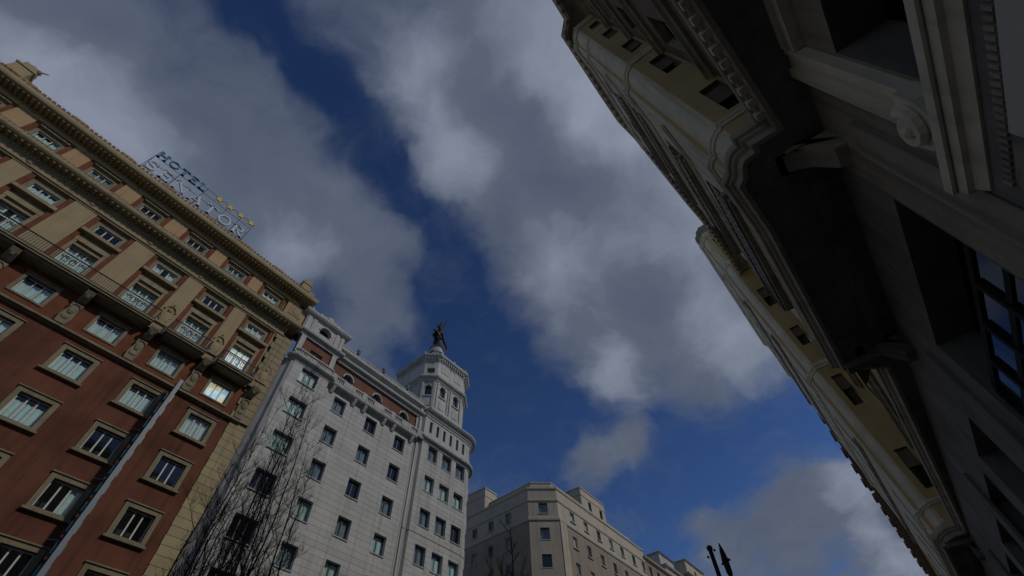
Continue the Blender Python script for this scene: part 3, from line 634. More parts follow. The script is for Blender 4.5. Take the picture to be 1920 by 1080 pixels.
# stone courses, slightly proud of the joint plane
def courses(P, z0, z1, pitch, ops, u0, u1, th=.016, name='stone_block', mat='white'):
    L = seglen(P); acc = 0; br = []
    for l in L: acc += l; br.append(acc)
    z = z0
    while z < z1 - .05:
        za, zb = z + .009, min(z + pitch - .009, z1); cut = []
        spans = [(u0, u1)]
        for a, b, c, d in ops:
            if c < zb - .02 and d > za + .02:
                ns = []
                for s, e_ in spans:
                    if b <= s or a >= e_: ns.append((s, e_)); continue
                    if a > s: ns.append((s, a))
                    if b < e_: ns.append((b, e_))
                spans = ns
        # openings that only cover part of a course: leave the course whole next to them
        for s, e_ in spans:
            if e_ - s < .04: continue
            mb = MB()
            pts = [s] + [u for u in br if s + .01 < u < e_ - .01] + [e_]
            poly = [at_u(P, u)[0] for u in pts]
            sweep(mb, poly, [(-.01, za), (th, za), (th, zb), (-.01, zb)]); mb.build(name, M[mat], W)
        z += pitch
p_ = 3.0 / 7
courses(PM, 9.6, 27.55, p_, op_m, .0, 10.2)
courses(PAV, 9.6, 28.0, p_, op_p, u_p - .05, u_p + 3.3)
courses(PT, 9.6, 28.2, p_, op_t, u_flat + .02, arc_u(9))
def spread(k): return random.choice(k)
for z in pav_heads: window(W, (-29.5, 12.25, z - 1.42), EX, 1.56, 1.42, 3, .24, .05, .08, 'framegrey', spread(['full', 'full', 'low']) if z > 20 else 'none', smat='whitetrim', sill=(.05, .08, .1))
for z in heads:
    for a in axm: window(W, (-30, a, z - 1.43), EX, 1.22, 1.43, 2, .28, .05, .07, 'framegrey', spread(['full', 'grey', 'low', 'grey', 'none']), smat='whitetrim', sill=(.05, .07, .07))
for z in hT:
    for a, b in tw: window(W, (TX, (a + b) / 2, z - 1.5), EX, round(b - a, 3), 1.5, 2, .28, .05, .07, 'framegrey', spread(['grey', 'full', 'none', 'grey', 'low', 'blind']), smat='whitetrim', sill=(.04, .07, .07))
    w_ = PI / 2 * .45; n = (math.cos(w_), math.sin(w_)); window(W, (TX - rc + (rc - .03) * n[0], TY + (rc - .03) * n[1], z - 1.5), n, .95, 1.5, 2, .24, .05, .07, 'framegrey', 'none', room=.4)
for y in SL: window(W, (TX, y, 29.68), EX, .34, 1.27, 1, .26, .03, .04, 'framegrey', None, room=.3)
for k in (3.3, 6.7):
    w_ = PI / 2 * k / 10; n = (math.cos(w_), math.sin(w_)); window(W, (TX - rc + (rc - .005) * n[0], TY + (rc - .005) * n[1], 29.68), n, .45, 1.27, 1, .24, .03, .04, 'framegrey', None, room=.3)
def corn(P, prof, name='cornice', mat='whitetrim'): return sweep(MB(), P, prof).build(name, M[mat], W)
big = lambda z, o: [(-.25, z - .25), (.06, z - .25), (.08, z - .1), (.14, z - .06), (o * .55, z), (o * .85, z + .03), (o, z + .12), (o, z + .24), (o * .8, z + .3), (-.25, z + .34)]
corn(PAV[1:], big(28.12, .42)); corn(PM, big(28.0, .52))
for a in axm:
    for s in (-1.15, 1.15): MB().prism_y([(-30, 27.35), (-29.86, 27.45), (-29.62, 27.85), (-29.55, 28.0), (-30, 28.0)], a + s - .14, a + s + .14).build('bracket', M['whitetrim'], W)
corn(PT, big(28.62, .4)); corn(PT, [(-.2, 19.94), (.05, 19.96), (.05, 20.04), (-.2, 20.06)], 'string_course')
PT2 = PT[6:]
corn(PT2, [(-.3, 31.25), (.06, 31.25), (.1, 31.35), (.1, 31.45), (.2, 31.5), (.22, 31.62), (.3, 31.7), (.48, 31.8), (.6, 31.95), (.6, 32.08), (.4, 32.16), (-.3, 32.25)])
# pilaster bundle at the junction
for y in (24.42, 24.95): MB().lathe(-30.1, y, [(.12, 8), (.12, 27.6)], 8).build('corner_shaft', M['whitetrim'], W, smooth=True)
# --- red storey behind the balustrade
PR = [(-30.25, 14.2), (-30.25, 25.2)]
dorm = [15.95, 19.35, 22.75]
path_wall(MB(), [(-29.9, 10.2), (-29.9, 14.0)], 28.2, 31.1, [(1.4, 2.6, 28.3, 30.1)], .3).build('red_wall', M['wred'], W)
window(W, (-29.9, 12.2, 28.3), EX, 1.2, 1.8, 2, .22, .06, .07, 'frame', 'low')
path_wall(MB(), PR, 28.1, 31.1, [(a - .5 - 14.2, a + .5 - 14.2, 29.2, 30.38) for a in dorm], .3).build('red_wall', M['wred'], W)
for a in dorm: window(W, (-30.25, a, 29.2), EX, 1.0, 1.18, 2, .26, .05, .05, 'framegrey', 'grey', smat='whitetrim', arch=True)
for y in (10.5, 13.75): MB().box(-29.95, -29.72, y - .22, y + .22, 28.4, 31.0).build('pilaster', M['whitetrim'], W)
def balustrade(P, z, h, pitch=.2):
    sweep(MB(), P, [(-.1, z + h - .14), (.1, z + h - .14), (.12, z + h - .06), (.1, z + h), (-.1, z + h)]).build('balustrade_rail', M['whitetrim'], W)
    sweep(MB(), P, [(-.1, z), (.1, z), (.1, z + .12), (-.1, z + .12)]).build('balustrade_base', M['whitetrim'], W)
    mb = MB(); tot = sum(seglen(P)); u = .1
    while u < tot:
        p, d, n = at_u(P, u); mb.lathe(p[0], p[1], [(.05, z + .1), (.085, z + h * .35), (.045, z + h * .62), (.06, z + h - .14)], 6); u += pitch
    mb.build('baluster_row', M['whitetrim'], W, kind='stuff')
balustrade([(-29.55, 10.3), (-29.32, 10.6), (-29.32, 13.8), (-29.5, 14.0)], 28.42, .62)
balustrade([(-29.62, 14.1), (-29.62, 25.0)], 28.3, .68)
for a in [14.3, 17.65, 21.05, 24.4]: MB().box(-29.75, -29.5, a - .22, a + .22, 28.3, 29.05).build('balustrade_pier', M['whitetrim'], W)
for a in dorm: MB().box(-29.72, -29.5, a - .62, a + .62, 28.42, 28.95).build('balustrade_panel', M['whitetrim'], W)
PU = [(-29.98, 9.95), (-29.75, 10.1), (-29.75, 14.1), (-30.05, 14.15), (-30.05, 25.0)]
corn(PU, [(-.4, 30.85), (.04, 30.85), (.06, 30.95), (.1, 31.0), (.12, 31.08), (.34, 31.16), (.4, 31.25), (.4, 31.36), (.2, 31.42), (-.4, 31.42)])
path_wall(MB(), [(-30.1, 14.15), (-30.1, 25.0)], 31.4, 32.1).build('attic_wall', M['whitetrim'], W)
corn([(-30.05, 14.0), (-30.05, 24.9)], [(-.4, 31.95), (.06, 31.95), (.1, 32.05), (.3, 32.12), (.34, 32.26), (.1, 32.34), (.06, 32.7), (.12, 32.74), (.12, 32.84), (-.4, 32.84)])
for y in (15.9, 19.1, 22.3): mb = MB(); mb.lathe(-29.95, y, [(.16, 32.84), (.2, 32.95), (.1, 33.05), (.2, 33.25), (.16, 33.4), (.03, 33.5)], 8); mb.build('urn', M['zinc'], W)
# pavilion attic with arched opening
PA = [(-31.5, 9.98), (-29.75, 9.98), (-29.75, 14.1), (-31.5, 14.1)]
path_wall(MB(), PA, 31.4, 33.3, [(1.75 + 1.57, 1.75 + 2.67, 32.05, 32.95)], .5).build('attic_wall', M['whitetrim'], W)
window(W, (-29.75, 12.1, 32.05), EX, 1.1, .9, 1, .4, .04, .04, 'framegrey', None, smat='whitetrim', arch=True, room=1.0)
corn(PA, [(-.3, 33.1), (.05, 33.1), (.08, 33.2), (.3, 33.3), (.42, 33.45), (.42, 33.62), (.3, 33.7), (-.3, 33.75)])
for y in (10.25, 10.8, 13.3, 13.85):
    MB().box(-29.75, -29.66, y - .16, y + .16, 31.45, 33.1).build('pilaster', M['whitetrim'], W)
mb = MB(); mb.prism_x([(10.8, 33.72), (13.3, 33.72), (13.1, 34.0), (12.5, 34.2), (12.05, 34.45), (11.6, 34.2), (11.0, 34.0)], -30.1, -29.7); mb.ball((-29.65, 12.05, 34.05), (.15, .4, .28))
for y in (11.1, 13.0): mb.ball((-29.75, y, 33.95), (.2, .25, .22))
mb.build('crest', M['whitetrim'], W)
for y in (10.1, 13.95): MB().lathe(-29.85, y, [(.2, 33.7), (.24, 33.8), (.12, 33.9), (.24, 34.1), (.18, 34.25), (.04, 34.4)], 8).build('urn', M['whitetrim'], W)
# body and roofs
mb = MB(); mb.quad((-30.1, 14.1, 32.8), (-30.1, 25, 32.8), (-45, 25, 32.8), (-45, 14.1, 32.8)); mb.quad((-29.8, 10, 33.6), (-29.8, 14.1, 33.6), (-33, 14.1, 33.6), (-33, 10, 33.6)); mb.quad((-30.35, 9.95, 0), (-45, 9.95, 0), (-45, 9.95, 33.6), (-30.35, 9.95, 33.6))
mb.quad((-33, 14.1, 32.8), (-33, 10, 32.8), (-33, 10, 33.6), (-33, 14.1, 33.6)); mb.build('roof', M['zinc'], W)
MB().prism([(-31, 24.6), (TX + .1, 25.2), (TX + .1, TY)] + [(x + .0, y) for x, y in arc] + [(-45, TY + rc), (-45, 24.6)], 31.96, 32.02).build('roof', M['zinc'], W)
# --- upper octagonal storeys of the tower
OC = [(-36.0, 25.2), (-31.15, 25.0), (-29.98, 26.05), (-29.9, 30.2), (-31.0, 31.7), (-36.0, 31.9)]
Lo = seglen(OC); ch0 = Lo[0]; ff = Lo[0] + Lo[1]
chm = ch0 + Lo[1] / 2
fr_ = lambda y: ff + (y - 26.05) * Lo[2] / (30.2 - 26.05)
ops = [(chm - .36, chm + .36, 34.55, 36.0)] + [(fr_(a) - .4, fr_(a) + .4, 34.8, 36.28) for a in (27.15, 29.25)]
path_wall(MB(), OC, 32.0, 40.0, ops + [(chm - .42, chm + .42, 37.75, 38.55)], .3).build('tower_drum', M['white'], W)
def on(P, u, off=0):
    p, d, n = at_u(P, u); return (p[0] + n[0] * off, p[1] + n[1] * off), n
(p, n) = on(OC, chm); window(W, (*p, 34.55), n, .72, 1.45, 2, .26, .05, .05, 'framegrey', None, smat='whitetrim', arch=True, sill=(.15, .12, .12))
window(W, (*p, 37.75), n, .84, .8, 2, .26, .05, .05, 'framegrey', 'grey', room=.3)
for a in (27.15, 29.25):
    (p, n) = on(OC, fr_(a)); window(W, (*p, 34.8), n, .8, 1.48, 2, .26, .05, .05, 'framegrey', 'grey', smat='whitetrim', arch=True, sill=(.15, .12, .12))
def opan(u, hw, z0, z1, off=.05, name='panel'):
    a, _n = on(OC, u - hw); b, n = on(OC, u + hw); mb = MB(); vs = []
    for z in (z0, z1):
        for q, o in ((a, -.02), (b, -.02), (b, off), (a, off)): vs.append((q[0] + n[0] * o, q[1] + n[1] * o, z))
    mb.add(vs, [(0, 3, 2, 1), (4, 5, 6, 7), (0, 1, 5, 4), (1, 2, 6, 5), (2, 3, 7, 6), (3, 0, 4, 7)]); return mb.build(name, M['whitetrim'], W)
for u in (chm - .62, chm + .62, fr_(26.35), fr_(28.2) - .18, fr_(28.2) + .18, fr_(30.0), ch0 - .3, ch0 - 1.8): opan(u, .11, 33.0, 36.5, .12, 'pilaster')
for u in (chm, fr_(27.15), fr_(29.25)): opan(u, .42, 33.2, 34.1, .06); opan(u, .5, 32.25, 32.75, .09)
for u in (fr_(27.15), fr_(29.25)): opan(u, .5, 37.7, 38.1, -.005, 'panel'); opan(u, .62, 38.3, 39.7, .05); opan(u, .55, 37.5, 37.58, .1, 'ledge')
corn(OC, [(-.3, 32.5), (.1, 32.5), (.16, 32.62), (.12, 32.95), (-.3, 33.0)], 'plinth')
corn(OC, [(-.3, 36.45), (.06, 36.45), (.08, 36.55), (.16, 36.6), (.2, 36.75), (.38, 36.85), (.46, 36.98), (.46, 37.12), (.25, 37.2), (-.3, 37.25)])
corn(OC, [(-.3, 39.5), (.05, 39.5), (.08, 39.65), (.16, 39.7), (.2, 39.95), (.45, 40.1), (.52, 40.25), (.52, 40.42), (.3, 40.5), (-.3, 40.55)])
blocks(MB(), OC, .36, .18, .12, .34, 39.78, 40.05).build('dentil_row', M['whitetrim'], W, kind='stuff')
for u in (chm - .8, chm + .8, fr_(28.2), fr_(30.15)):
    p, n = on(OC, u, .25); MB().lathe(p[0], p[1], [(.14, 40.5), (.17, 40.6), (.1, 40.7), (.16, 40.85), (.02, 41.0)], 6).build('finial', M['whitetrim'], W)
rf = [(x + (.05 if x > -32 else 0), y) for x, y in OC]; apex = (-32.6, 27.6)
mb = MB(); lo = [(x, y, 40.5) for x, y in rf]; hi = [(apex[0] + (x - apex[0]) * .22, apex[1] + (y - apex[1]) * .22, 43.6) for x, y in rf]; nn = len(rf)
mb.add(lo + hi, [(i, (i + 1) % nn, nn + (i + 1) % nn, nn + i) for i in range(nn)] + [tuple(range(nn, 2 * nn))]); mb.build('dome', M['zinc'], W)
MB().lathe(apex[0], apex[1], [(.95, 43.4), (1.0, 43.8), (.8, 44.0), (.8, 44.4), (.9, 44.5), (.0, 44.5)], 12).build('statue_plinth', M['whitetrim'], W)

# ------------------------------------------------------------------ statue on the dome
ST = thing('rooftop_statue', 'dark bronze winged statue with raised arm on top of the corner tower', 'statue', (apex[0], apex[1], 44.5))
def skin(name, joints, edges, mat, parent, sub=2):
    me = bpy.data.meshes.new(name); me.from_pydata([j[:3] for j in joints], edges, []); o = bpy.data.objects.new(name, me); COL.objects.link(o)
    o.modifiers.new('skin', 'SKIN'); sm = o.modifiers.new('sub', 'SUBSURF'); sm.levels = sub; sm.render_levels = sub
    for i, j in enumerate(joints): me.skin_vertices[0].data[i].radius = (j[3], j[3])
    me.skin_vertices[0].data[0].use_root = True
    dg = bpy.context.evaluated_depsgraph_get(); m2 = bpy.data.meshes.new_from_object(o.evaluated_get(dg)); o.modifiers.clear(); o.data = m2; m2.materials.clear(); m2.materials.append(M[mat])
    m2.polygons.foreach_set('use_smooth', [True] * len(m2.polygons)); attach(o, parent); return o
ax, ay, az = apex[0], apex[1], 44.5
mb = MB(); mb.lathe(ax, ay, [(.95, az - .1), (.8, az + .2), (.5, az + .7), (.32, az + 1.2), (.26, az + 1.5), (0, az + 1.5)], 10); mb.build('rock_base', M['bronze'], ST, smooth=True)
# the figure: facing the street (+x), seated on the bird, one arm stretched up
J = [(ax + .1, ay, az + 3.1, .36), (ax + .1, ay + .05, az + 3.7, .33), (ax + .05, ay + .1, az + 4.3, .38), (ax, ay + .12, az + 4.75, .16), (ax + .02, ay + .14, az + 5.05, .25), (ax + .02, ay + .14, az + 5.35, .17),
     (ax, ay + .5, az + 4.5, .17), (ax, ay + .72, az + 5.2, .13), (ax + .02, ay + .85, az + 5.95, .1), (ax + .02, ay + .9, az + 6.25, .08),
     (ax, ay - .3, az + 4.45, .17), (ax + .15, ay - .55, az + 3.95, .13), (ax + .3, ay - .55, az + 3.5, .1),
     (ax + .45, ay + .22, az + 2.8, .22), (ax + .6, ay + .28, az + 2.1, .15), (ax + .7, ay + .3, az + 1.6, .1), (ax + .4, ay - .25, az + 2.75, .22), (ax + .35, ay - .4, az + 2.0, .15), (ax + .3, ay - .45, az + 1.5, .1)]
skin('figure', J, [(0, 1), (1, 2), (2, 3), (3, 4), (4, 5), (2, 6), (6, 7), (7, 8), (8, 9), (2, 10), (10, 11), (11, 12), (0, 13), (13, 14), (14, 15), (0, 16), (16, 17), (17, 18)], 'bronze', ST)
# the bird under it: body, head and neck, two wings with feathers
J = [(ax + .1, ay, az + 2.0, .5), (ax - .2, ay - .1, az + 1.5, .4), (ax - .6, ay - .2, az + 1.1, .2), (ax + .3, ay - .5, az + 2.3, .33), (ax + .45, ay - .95, az + 2.5, .2), (ax + .5, ay - 1.3, az + 2.35, .17), (ax + .55, ay - 1.55, az + 2.2, .06)]
skin('bird_body', J, [(0, 1), (1, 2), (0, 3), (3, 4), (4, 5), (5, 6)], 'bronze', ST)
for s, pts in ((-1, [(0, .2, 2.3), (.0, .7, 2.5), (0, 1.1, 2.0), (0, 1.35, 1.5)]), (1, [(0, .2, 2.4), (0, .75, 2.55), (.0, 1.25, 2.1), (0, 1.75, 1.5)])):
    mb = MB()
    mb.tube([(ax + p[0], ay + s * p[1], az + p[2]) for p in pts], [.2, .17, .12, .05], 6)
    for k in range(9):
        t = k / 8 * (len(pts) - 1.001); i = int(t); f = t - i; b0 = [pts[i][q] + (pts[i + 1][q] - pts[i][q]) * f for q in range(3)]; L = .95 - .04 * k
        p0 = Vector((ax + b0[0], ay + s * b0[1], az + b0[2])); p1 = p0 + Vector((-.1, s * .25 * L, -.85 * L))
        mb.add([(p0.x, p0.y - .1, p0.z), (p0.x, p0.y + .1, p0.z), (p1.x, p1.y + .06, p1.z), (p1.x, p1.y, p1.z - .1), (p1.x, p1.y - .06, p1.z), (p0.x - .07, p0.y, p0.z), (p1.x - .05, p1.y, p1.z)], [(0, 1, 2, 3, 4), (5, 4, 3), (0, 5, 4), (1, 2, 6, 5), (5, 6, 3)])
    mb.build('wing', M['bronze'], ST)
mb = MB(); mb.tube([(ax + .02, ay + .9, az + 6.2), (ax + .02, ay + 1.02, az + 6.8), (ax + .02, ay + 1.2, az + 7.3)], [.07, .05, .015], 5); mb.build('raised_torch', M['bronze'], ST)

# ================================================================== tan stone building
T_ = thing('tan_building', 'tan stone corner building with chamfered corner and two roof penthouses', 'building', (-30, 55, 0))
random.seed(5)
PTN = [(-46, 47.65), (-32.95, 46.76), (-30.05, 49.2), (-30.0, 73.0)]
Lt = seglen(PTN); c0 = Lt[0]; c1 = c0 + Lt[1]
rowsT = [(30.72, 32.05), (27.5, 28.92), (24.4, 25.85), (21.3, 22.75), (18.2, 19.65), (15.1, 16.55)]
ry = [52.5, 55.85, 59.15, 62.45, 65.65, 69.1, 72.2]; lxs = [-36.4, -39.45, -42.45, -45.2]
ops = []
for i, (za, zb) in enumerate(rowsT):
    ops += [(c1 + y - 49.2 - .5, c1 + y - 49.2 + .5, za, zb) for y in ry if y < 72.4]
    ops += [((x + 46) * Lt[0] / 13.05 - .5, (x + 46) * Lt[0] / 13.05 + .5, za - .1, zb - .1) for x in lxs if x > -45.4]
    ops.append((c0 + Lt[1] / 2 - .58, c0 + Lt[1] / 2 + .58, za, zb))
path_wall(MB(), PTN, 0, 29.85, [o for o in ops if o[3] < 29.5], .3, 0, 1).build('wall', [M['tandark'], M['tantrim']], T_)
path_wall(MB(), PTN, 29.85, 34.0, [o for o in ops if o[3] > 29.9], .3, 0, 1).build('wall', [M['tan'], M['tantrim']], T_)
# pale stone casing of the chamfer, with corner strips
pc0 = at_u(PTN, c0 + .02)[0]; pc1 = at_u(PTN, c1 - .02)[0]
path_wall(mb := MB(), [(pc0[0] + .03, pc0[1] - .03), (pc1[0] + .03, pc1[1] - .03)], 0, 29.6, [(Lt[1] / 2 - .6, Lt[1] / 2 + .56, a, b) for a, b in rowsT[1:]], .05); mb.build('chamfer_casing', M['tan'], T_)
for dy in (.75,): MB().box(-30.05, -29.93, 49.25, 49.25 + dy + .7, 0, 29.75).build('corner_strip', M['tantrim'], T_)
for (za, zb) in rowsT:
    for y in ry:
        window(T_, (-30, y, za), EX, 1.0, round(zb - za, 3), 2, .2, .05, .05, 'frame', random.choice(['none', 'grey', 'low', 'full']), smat='tantrim', sill=(.12, .1, .12))
    for x in lxs:
        u = (x + 46) * Lt[0] / 13.05; p, d, n = at_u(PTN, u); window(T_, (*p, za - .1), n, 1.0, round(zb - za, 3), 2, .2, .05, .05, 'frame', random.choice(['grey', 'none']), smat='tantrim', sill=(.12, .1, .12))
    p, d, n = at_u(PTN, c0 + Lt[1] / 2); window(T_, (*p, za), n, 1.16, round(zb - za, 3), 2, .22, .05, .05, 'framegrey', 'none' if za < 27 else 'grey', smat='tantrim', sill=(.06, .1, .08))
def tcorn(P, prof, nm='cornice'): return sweep(MB(), P, prof).build(nm, M['tantrim'], T_)
tcorn(PTN, [(-.2, 29.75), (.1, 29.75), (.14, 29.85), (.14, 30.1), (.1, 30.2), (-.2, 30.2)], 'string_course')
tcorn(PTN, [(-.2, 32.2), (.08, 32.2), (.12, 32.3), (.12, 32.5), (.06, 32.55), (-.2, 32.55)], 'string_course')
tcorn(PTN, [(-.4, 33.8), (.06, 33.8), (.14, 33.9), (.14, 34.1), (-.4, 34.12)])
p2 = [(-46, 49.1), (-33.4, 48.1), (-31.3, 49.9), (-31.2, 71.5)]
path_wall(MB(), p2, 34.0, 35.6).build('parapet_wall', M['tan'], T_)
sweep(MB(), p2, [(-.3, 35.45), (.08, 35.45), (.08, 35.62), (-.3, 35.62)]).build('coping', M['tantrim'], T_)
MB().prism([(-46, 47.7), (-32.95, 46.8), (-30.05, 49.25), (-30.05, 73), (-46, 73)], 33.85, 34.02).build('roof', M['zinc'], T_)
def penthouse(x0, x1, y0, y1, z0, z1, wins):
    P = [(x0, y0), (x1, y0), (x1, y1), (x0, y1)]; l = x1 - x0
    path_wall(MB(), P, z0, z1, [(l + y - y0 - .42, l + y - y0 + .42, a, b) for y, a, b in wins], .25).build('penthouse_wall', M['tan'], T_)
    for y, a, b in wins: window(T_, (x1, y, a), EX, .84, round(b - a, 3), 2, .2, .05, .05, 'framegrey', 'none')
    sweep(MB(), P, [(-.2, z1 - 1.2), (.07, z1 - 1.2), (.07, z1 - 1.05), (-.2, z1 - 1.05)]).build('string_course', M['tantrim'], T_)
    sweep(MB(), P, [(-.2, z1 - .1), (.1, z1 - .1), (.1, z1 + .08), (-.2, z1 + .08)]).build('coping', M['tantrim'], T_)
    MB().box(x0, x1 - .02, y0 + .02, y1, z1 - .05, z1).build('roof', M['zinc'], T_)
penthouse(-37.5, -31.4, 58.2, 65.2, 34, 38.6, [(60.6, 35.75, 37.2), (63.8, 35.75, 37.2)])
penthouse(-46, -40.95, 47.6, 50.2, 34, 37.4, [])
mb = MB(); mb.tube([(-31.0, 49.6, 34.0), (-31.0, 49.6, 34.55)], .05, 5); mb.ball((-31.0, 49.6, 34.6), .1); mb.tube([(-32.2, 49.6, 35.6), (-31.2, 49.9, 36.4)], .02, 4); mb.tube([(-31.6, 72, 34), (-31.6, 72, 36)], .1, 6); mb.build('roof_mast', M['iron'], T_)

# ------------------------------------------------------------------ buildings further down on the left
def far_block(name, label, x, y0, y1, z1, mat, trim, floors, nw, gable=None):
    r = thing(name, label, 'building', (x, (y0 + y1) / 2, 0)); P = [(x - 8, y0), (x, y0), (x, y1), (x - 8, y1)]
    ops = []; st = (y1 - y0) / nw
    for k in range(floors):
        zt = z1 - .9 - k * 3.1
        for i in range(nw): ops.append((8 + st * (i + .5) - .5, 8 + st * (i + .5) + .5, zt - 1.5, zt))
    path_wall(MB(), P, 0, z1, ops, .25).build('wall', M[mat], r)
    for a, b, c, d in ops: window(r, (x, y0 + (a + b) / 2 - 8, c), EX, 1.0, round(d - c, 3), 2, .2, .05, .05, 'frame', random.choice(['grey', 'none']))
    sweep(MB(), P, [(-.3, z1 - .3), (.1, z1 - .3), (.4, z1 - .1), (.45, z1 + .1), (-.3, z1 + .15)]).build('cornice', M[trim], r)
    for k in range(1, floors): sweep(MB(), P, [(-.1, z1 - .55 - k * 3.1), (.12, z1 - .55 - k * 3.1), (.12, z1 - .4 - k * 3.1), (-.1, z1 - .4 - k * 3.1)]).build('string_course', M[trim], r)
    MB().box(x - 8, x - .02, y0 + .02, y1 - .02, z1 - .1, z1 + .05).build('roof', M['tile'], r)
    if gable:
        a, b, h = gable; Pg = [(x - 6, a), (x - .8, a), (x - .8, b), (x - 6, b)]; lg = 5.2
        path_wall(MB(), Pg, z1, z1 + h, [(lg + (b - a) / 2 - .5, lg + (b - a) / 2 + .5, z1 + .6, z1 + h - .8)], .25).build('attic_wall', M[trim], r)
        sweep(MB(), Pg, [(-.3, z1 + h - .1), (.1, z1 + h - .1), (.35, z1 + h + .1), (-.3, z1 + h + .2)]).build('attic_cornice', M[trim], r)
        window(r, (x - .8, (a + b) / 2, z1 + .6), EX, 1.0, round(h - 1.4, 3), 2, .2, .05, .05, 'frame', 'none')
        MB().box(x - 6, x - .82, a + .02, b - .02, z1 + h - .1, z1 + h).build('roof', M['tile'], r)
    return r
far_block('pink_building', 'narrow pinkish building just past the tan stone building', -30.0, 73.1, 81.5, 33.0, 'pinkb', 'tantrim', 5, 3)
far_block('cream_building', 'cream building with a raised roof block beyond the pinkish one', -30.2, 81.6, 92.0, 34.6, 'tan', 'whitetrim', 5, 3, (82.2, 88.0, 2.4))
far_block('brown_building', 'brown building with a pale attic, farthest of the left-hand row', -30.2, 92.1, 112, 36.4, 'tandark', 'tantrim', 5, 5, (94.5, 103.0, 3.2))

# ================================================================== ochre building overhead on the right
B = thing('corner_building', 'dark overhead stone building with ochre projecting bays and deep cornice on the right', 'building', (3.3, 10, 0))
ZC = 10.95
lean = lambda k: (lambda q: (q[0] - k * max(0, q[2] - ZC), q[1], q[2]))
XF = lean(.04)
WX = (-1, 0)
# plan outline of the main cornice, heading towards the viewer (outward = street side)
W2 = [(2.2, 46.0), (1.98, 30.0), (1.95, 29.2), (2.12, 29.05), (2.2, 28.75), (2.35, 28.5), (2.5, 28.42), (2.52, 28.25), (2.98, 28.2)]
W1 = [(2.56, 14.85), (1.53, 14.15), (1.42, 8.0), (1.27, 6.38), (1.44, 6.2), (1.5, 6.0), (1.6, 5.82), (1.72, 5.74), (1.82, 5.72), (1.81, 5.5), (2.33, 5.5)]
OUT = W2 + W1 + [(1.93, 2.45), (1.35, -9.0)]
ZI = 10.6
prof = [(-.3, 10.7), (-.2, 10.7), (-.17, 10.86), (-.1, 10.9), (-.08, 10.96), (-.02, 10.98), (0, 11.03), (0, 11.12), (-.04, 11.16), (-.04, 11.24), (-.12, 11.3), (-.3, 11.34)]
sweep(MB(), OUT, prof).build('cornice', M['rcorn'], B)
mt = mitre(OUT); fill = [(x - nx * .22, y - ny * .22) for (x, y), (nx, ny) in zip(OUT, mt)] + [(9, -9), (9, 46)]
MB().prism(fill, 10.72, 11.3).build('soffit', M['rshade'], B)
blocks(MB(), OUT[-3:], .34, .16, -.19, -.03, 10.8, 10.95).build('dentil_row', M['rpale'], B, kind='stuff')
# soffit panels and beams under the bays
for (x0, x1, y0, y1) in ((2.72, 2.95, 6.8, 13.6), (2.85, 3.0, 29.5, 45)):
    MB().box(x0, x1, y0, y1, 10.6, 10.73).build('soffit_beam', M['rshade'], B)
for y in (13.85, 29.0): MB().box(1.8 if y < 20 else 2.3, 3.3, y - .16, y + .16, 10.5, 10.74).build('soffit_beam', M['rshade'], B)
def upper(P, z0, z1, ops, mat, name='wall', depth=.22, rm=None, k=.04): return path_wall(MB(lean(k)), P, z0, z1, ops, depth, 0, 1).build(name, [M[mat], M[rm or mat]], B)
def rwin(x, y, z, n, w, h, k=.04, **kw):
    return window(B, (x - k * max(0, z + h / 2 - ZC), y, z), n, w, h, kw.pop('lights', 2), kw.pop('rec', .2), .05, .06, 'framegrey', kw.pop('curtain', 'none'), **kw)
# bay 1 ------------------------------------------------------------
NY = (0, -1)
fr1 = [(1.72, 13.9), (1.6, 8.0), (1.42, 6.45)]
cor1 = [(1.42, 6.45), (1.5, 6.32)]
st1 = [(1.5, 6.32), (1.56, 6.28), (1.6, 6.26)]
cove = [(1.6, 6.26), (1.63, 6.05), (1.72, 5.88), (1.84, 5.76), (1.96, 5.72)]
side = [(1.96, 5.72), (1.97, 5.66), (3.2, 5.66)]
zw1 = [(12.5, 14.3), (16.8, 18.75), (20.9, 22.55), (24.75, 26.3), (28.4, 29.6)]
so = .06 + .2
fops = []
Lf = sum(seglen(fr1))
for za, zb in zw1:
    for c in (2.2, 5.0): fops.append((c - .5, c + .5, za, zb))
upper(fr1, 11.2, 31.2, fops, 'rpale', 'bay_front')
upper(cor1, 11.2, 31.2, (), 'rpale', 'bay_corner'); upper(st1, 11.2, 31.2, (), 'rochre', 'bay_strip')
upper(cove, 11.2, 31.2, (), 'rpale', 'bay_cove')
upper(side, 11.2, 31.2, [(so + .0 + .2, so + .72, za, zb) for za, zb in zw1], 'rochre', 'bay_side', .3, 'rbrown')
for za, zb in zw1:
    w_ = rwin(1.97 + .2 + .46, 5.66, za, NY, .5, zb - za, lights=1, rec=.22, room=.4); h_ = zb - za
    add_child('shutter', MB().box(-.24, .24, -.2, -.16, h_ * .5, h_ - .02).mesh('shutter', M['rbrown']), w_)
    for c in (2.2, 5.0):
        p, d, n = at_u(fr1, c); rwin(p[0], p[1], za, n, 1.0, zb - za, room=.4)
def bay_mould(P, z, o, h, k=.04, mat='rpale', nm='moulding'):
    return sweep(MB(lean(k)), P, [(-.1, z), (o * .4, z), (o * .6, z + h * .3), (o, z + h * .45), (o, z + h * .7), (o * .5, z + h), (-.1, z + h)]).build(nm, M[mat], B)
b1 = [(3.0, 14.4), (1.72, 13.9), (1.6, 8.0), (1.42, 6.45), (1.5, 6.3), (1.6, 6.26), (1.63, 6.05), (1.72, 5.88), (1.84, 5.76), (1.96, 5.72), (1.97, 5.66), (3.2, 5.66)]
for z, o, h in ((11.95, .09, .25), (19.6, .12, .4), (27.4, .07, .2)): bay_mould(b1, z, o, h)
bay_mould(b1, 30.6, .2, .6); bay_mould(b1, 31.2, .12, .8, mat='rstone')
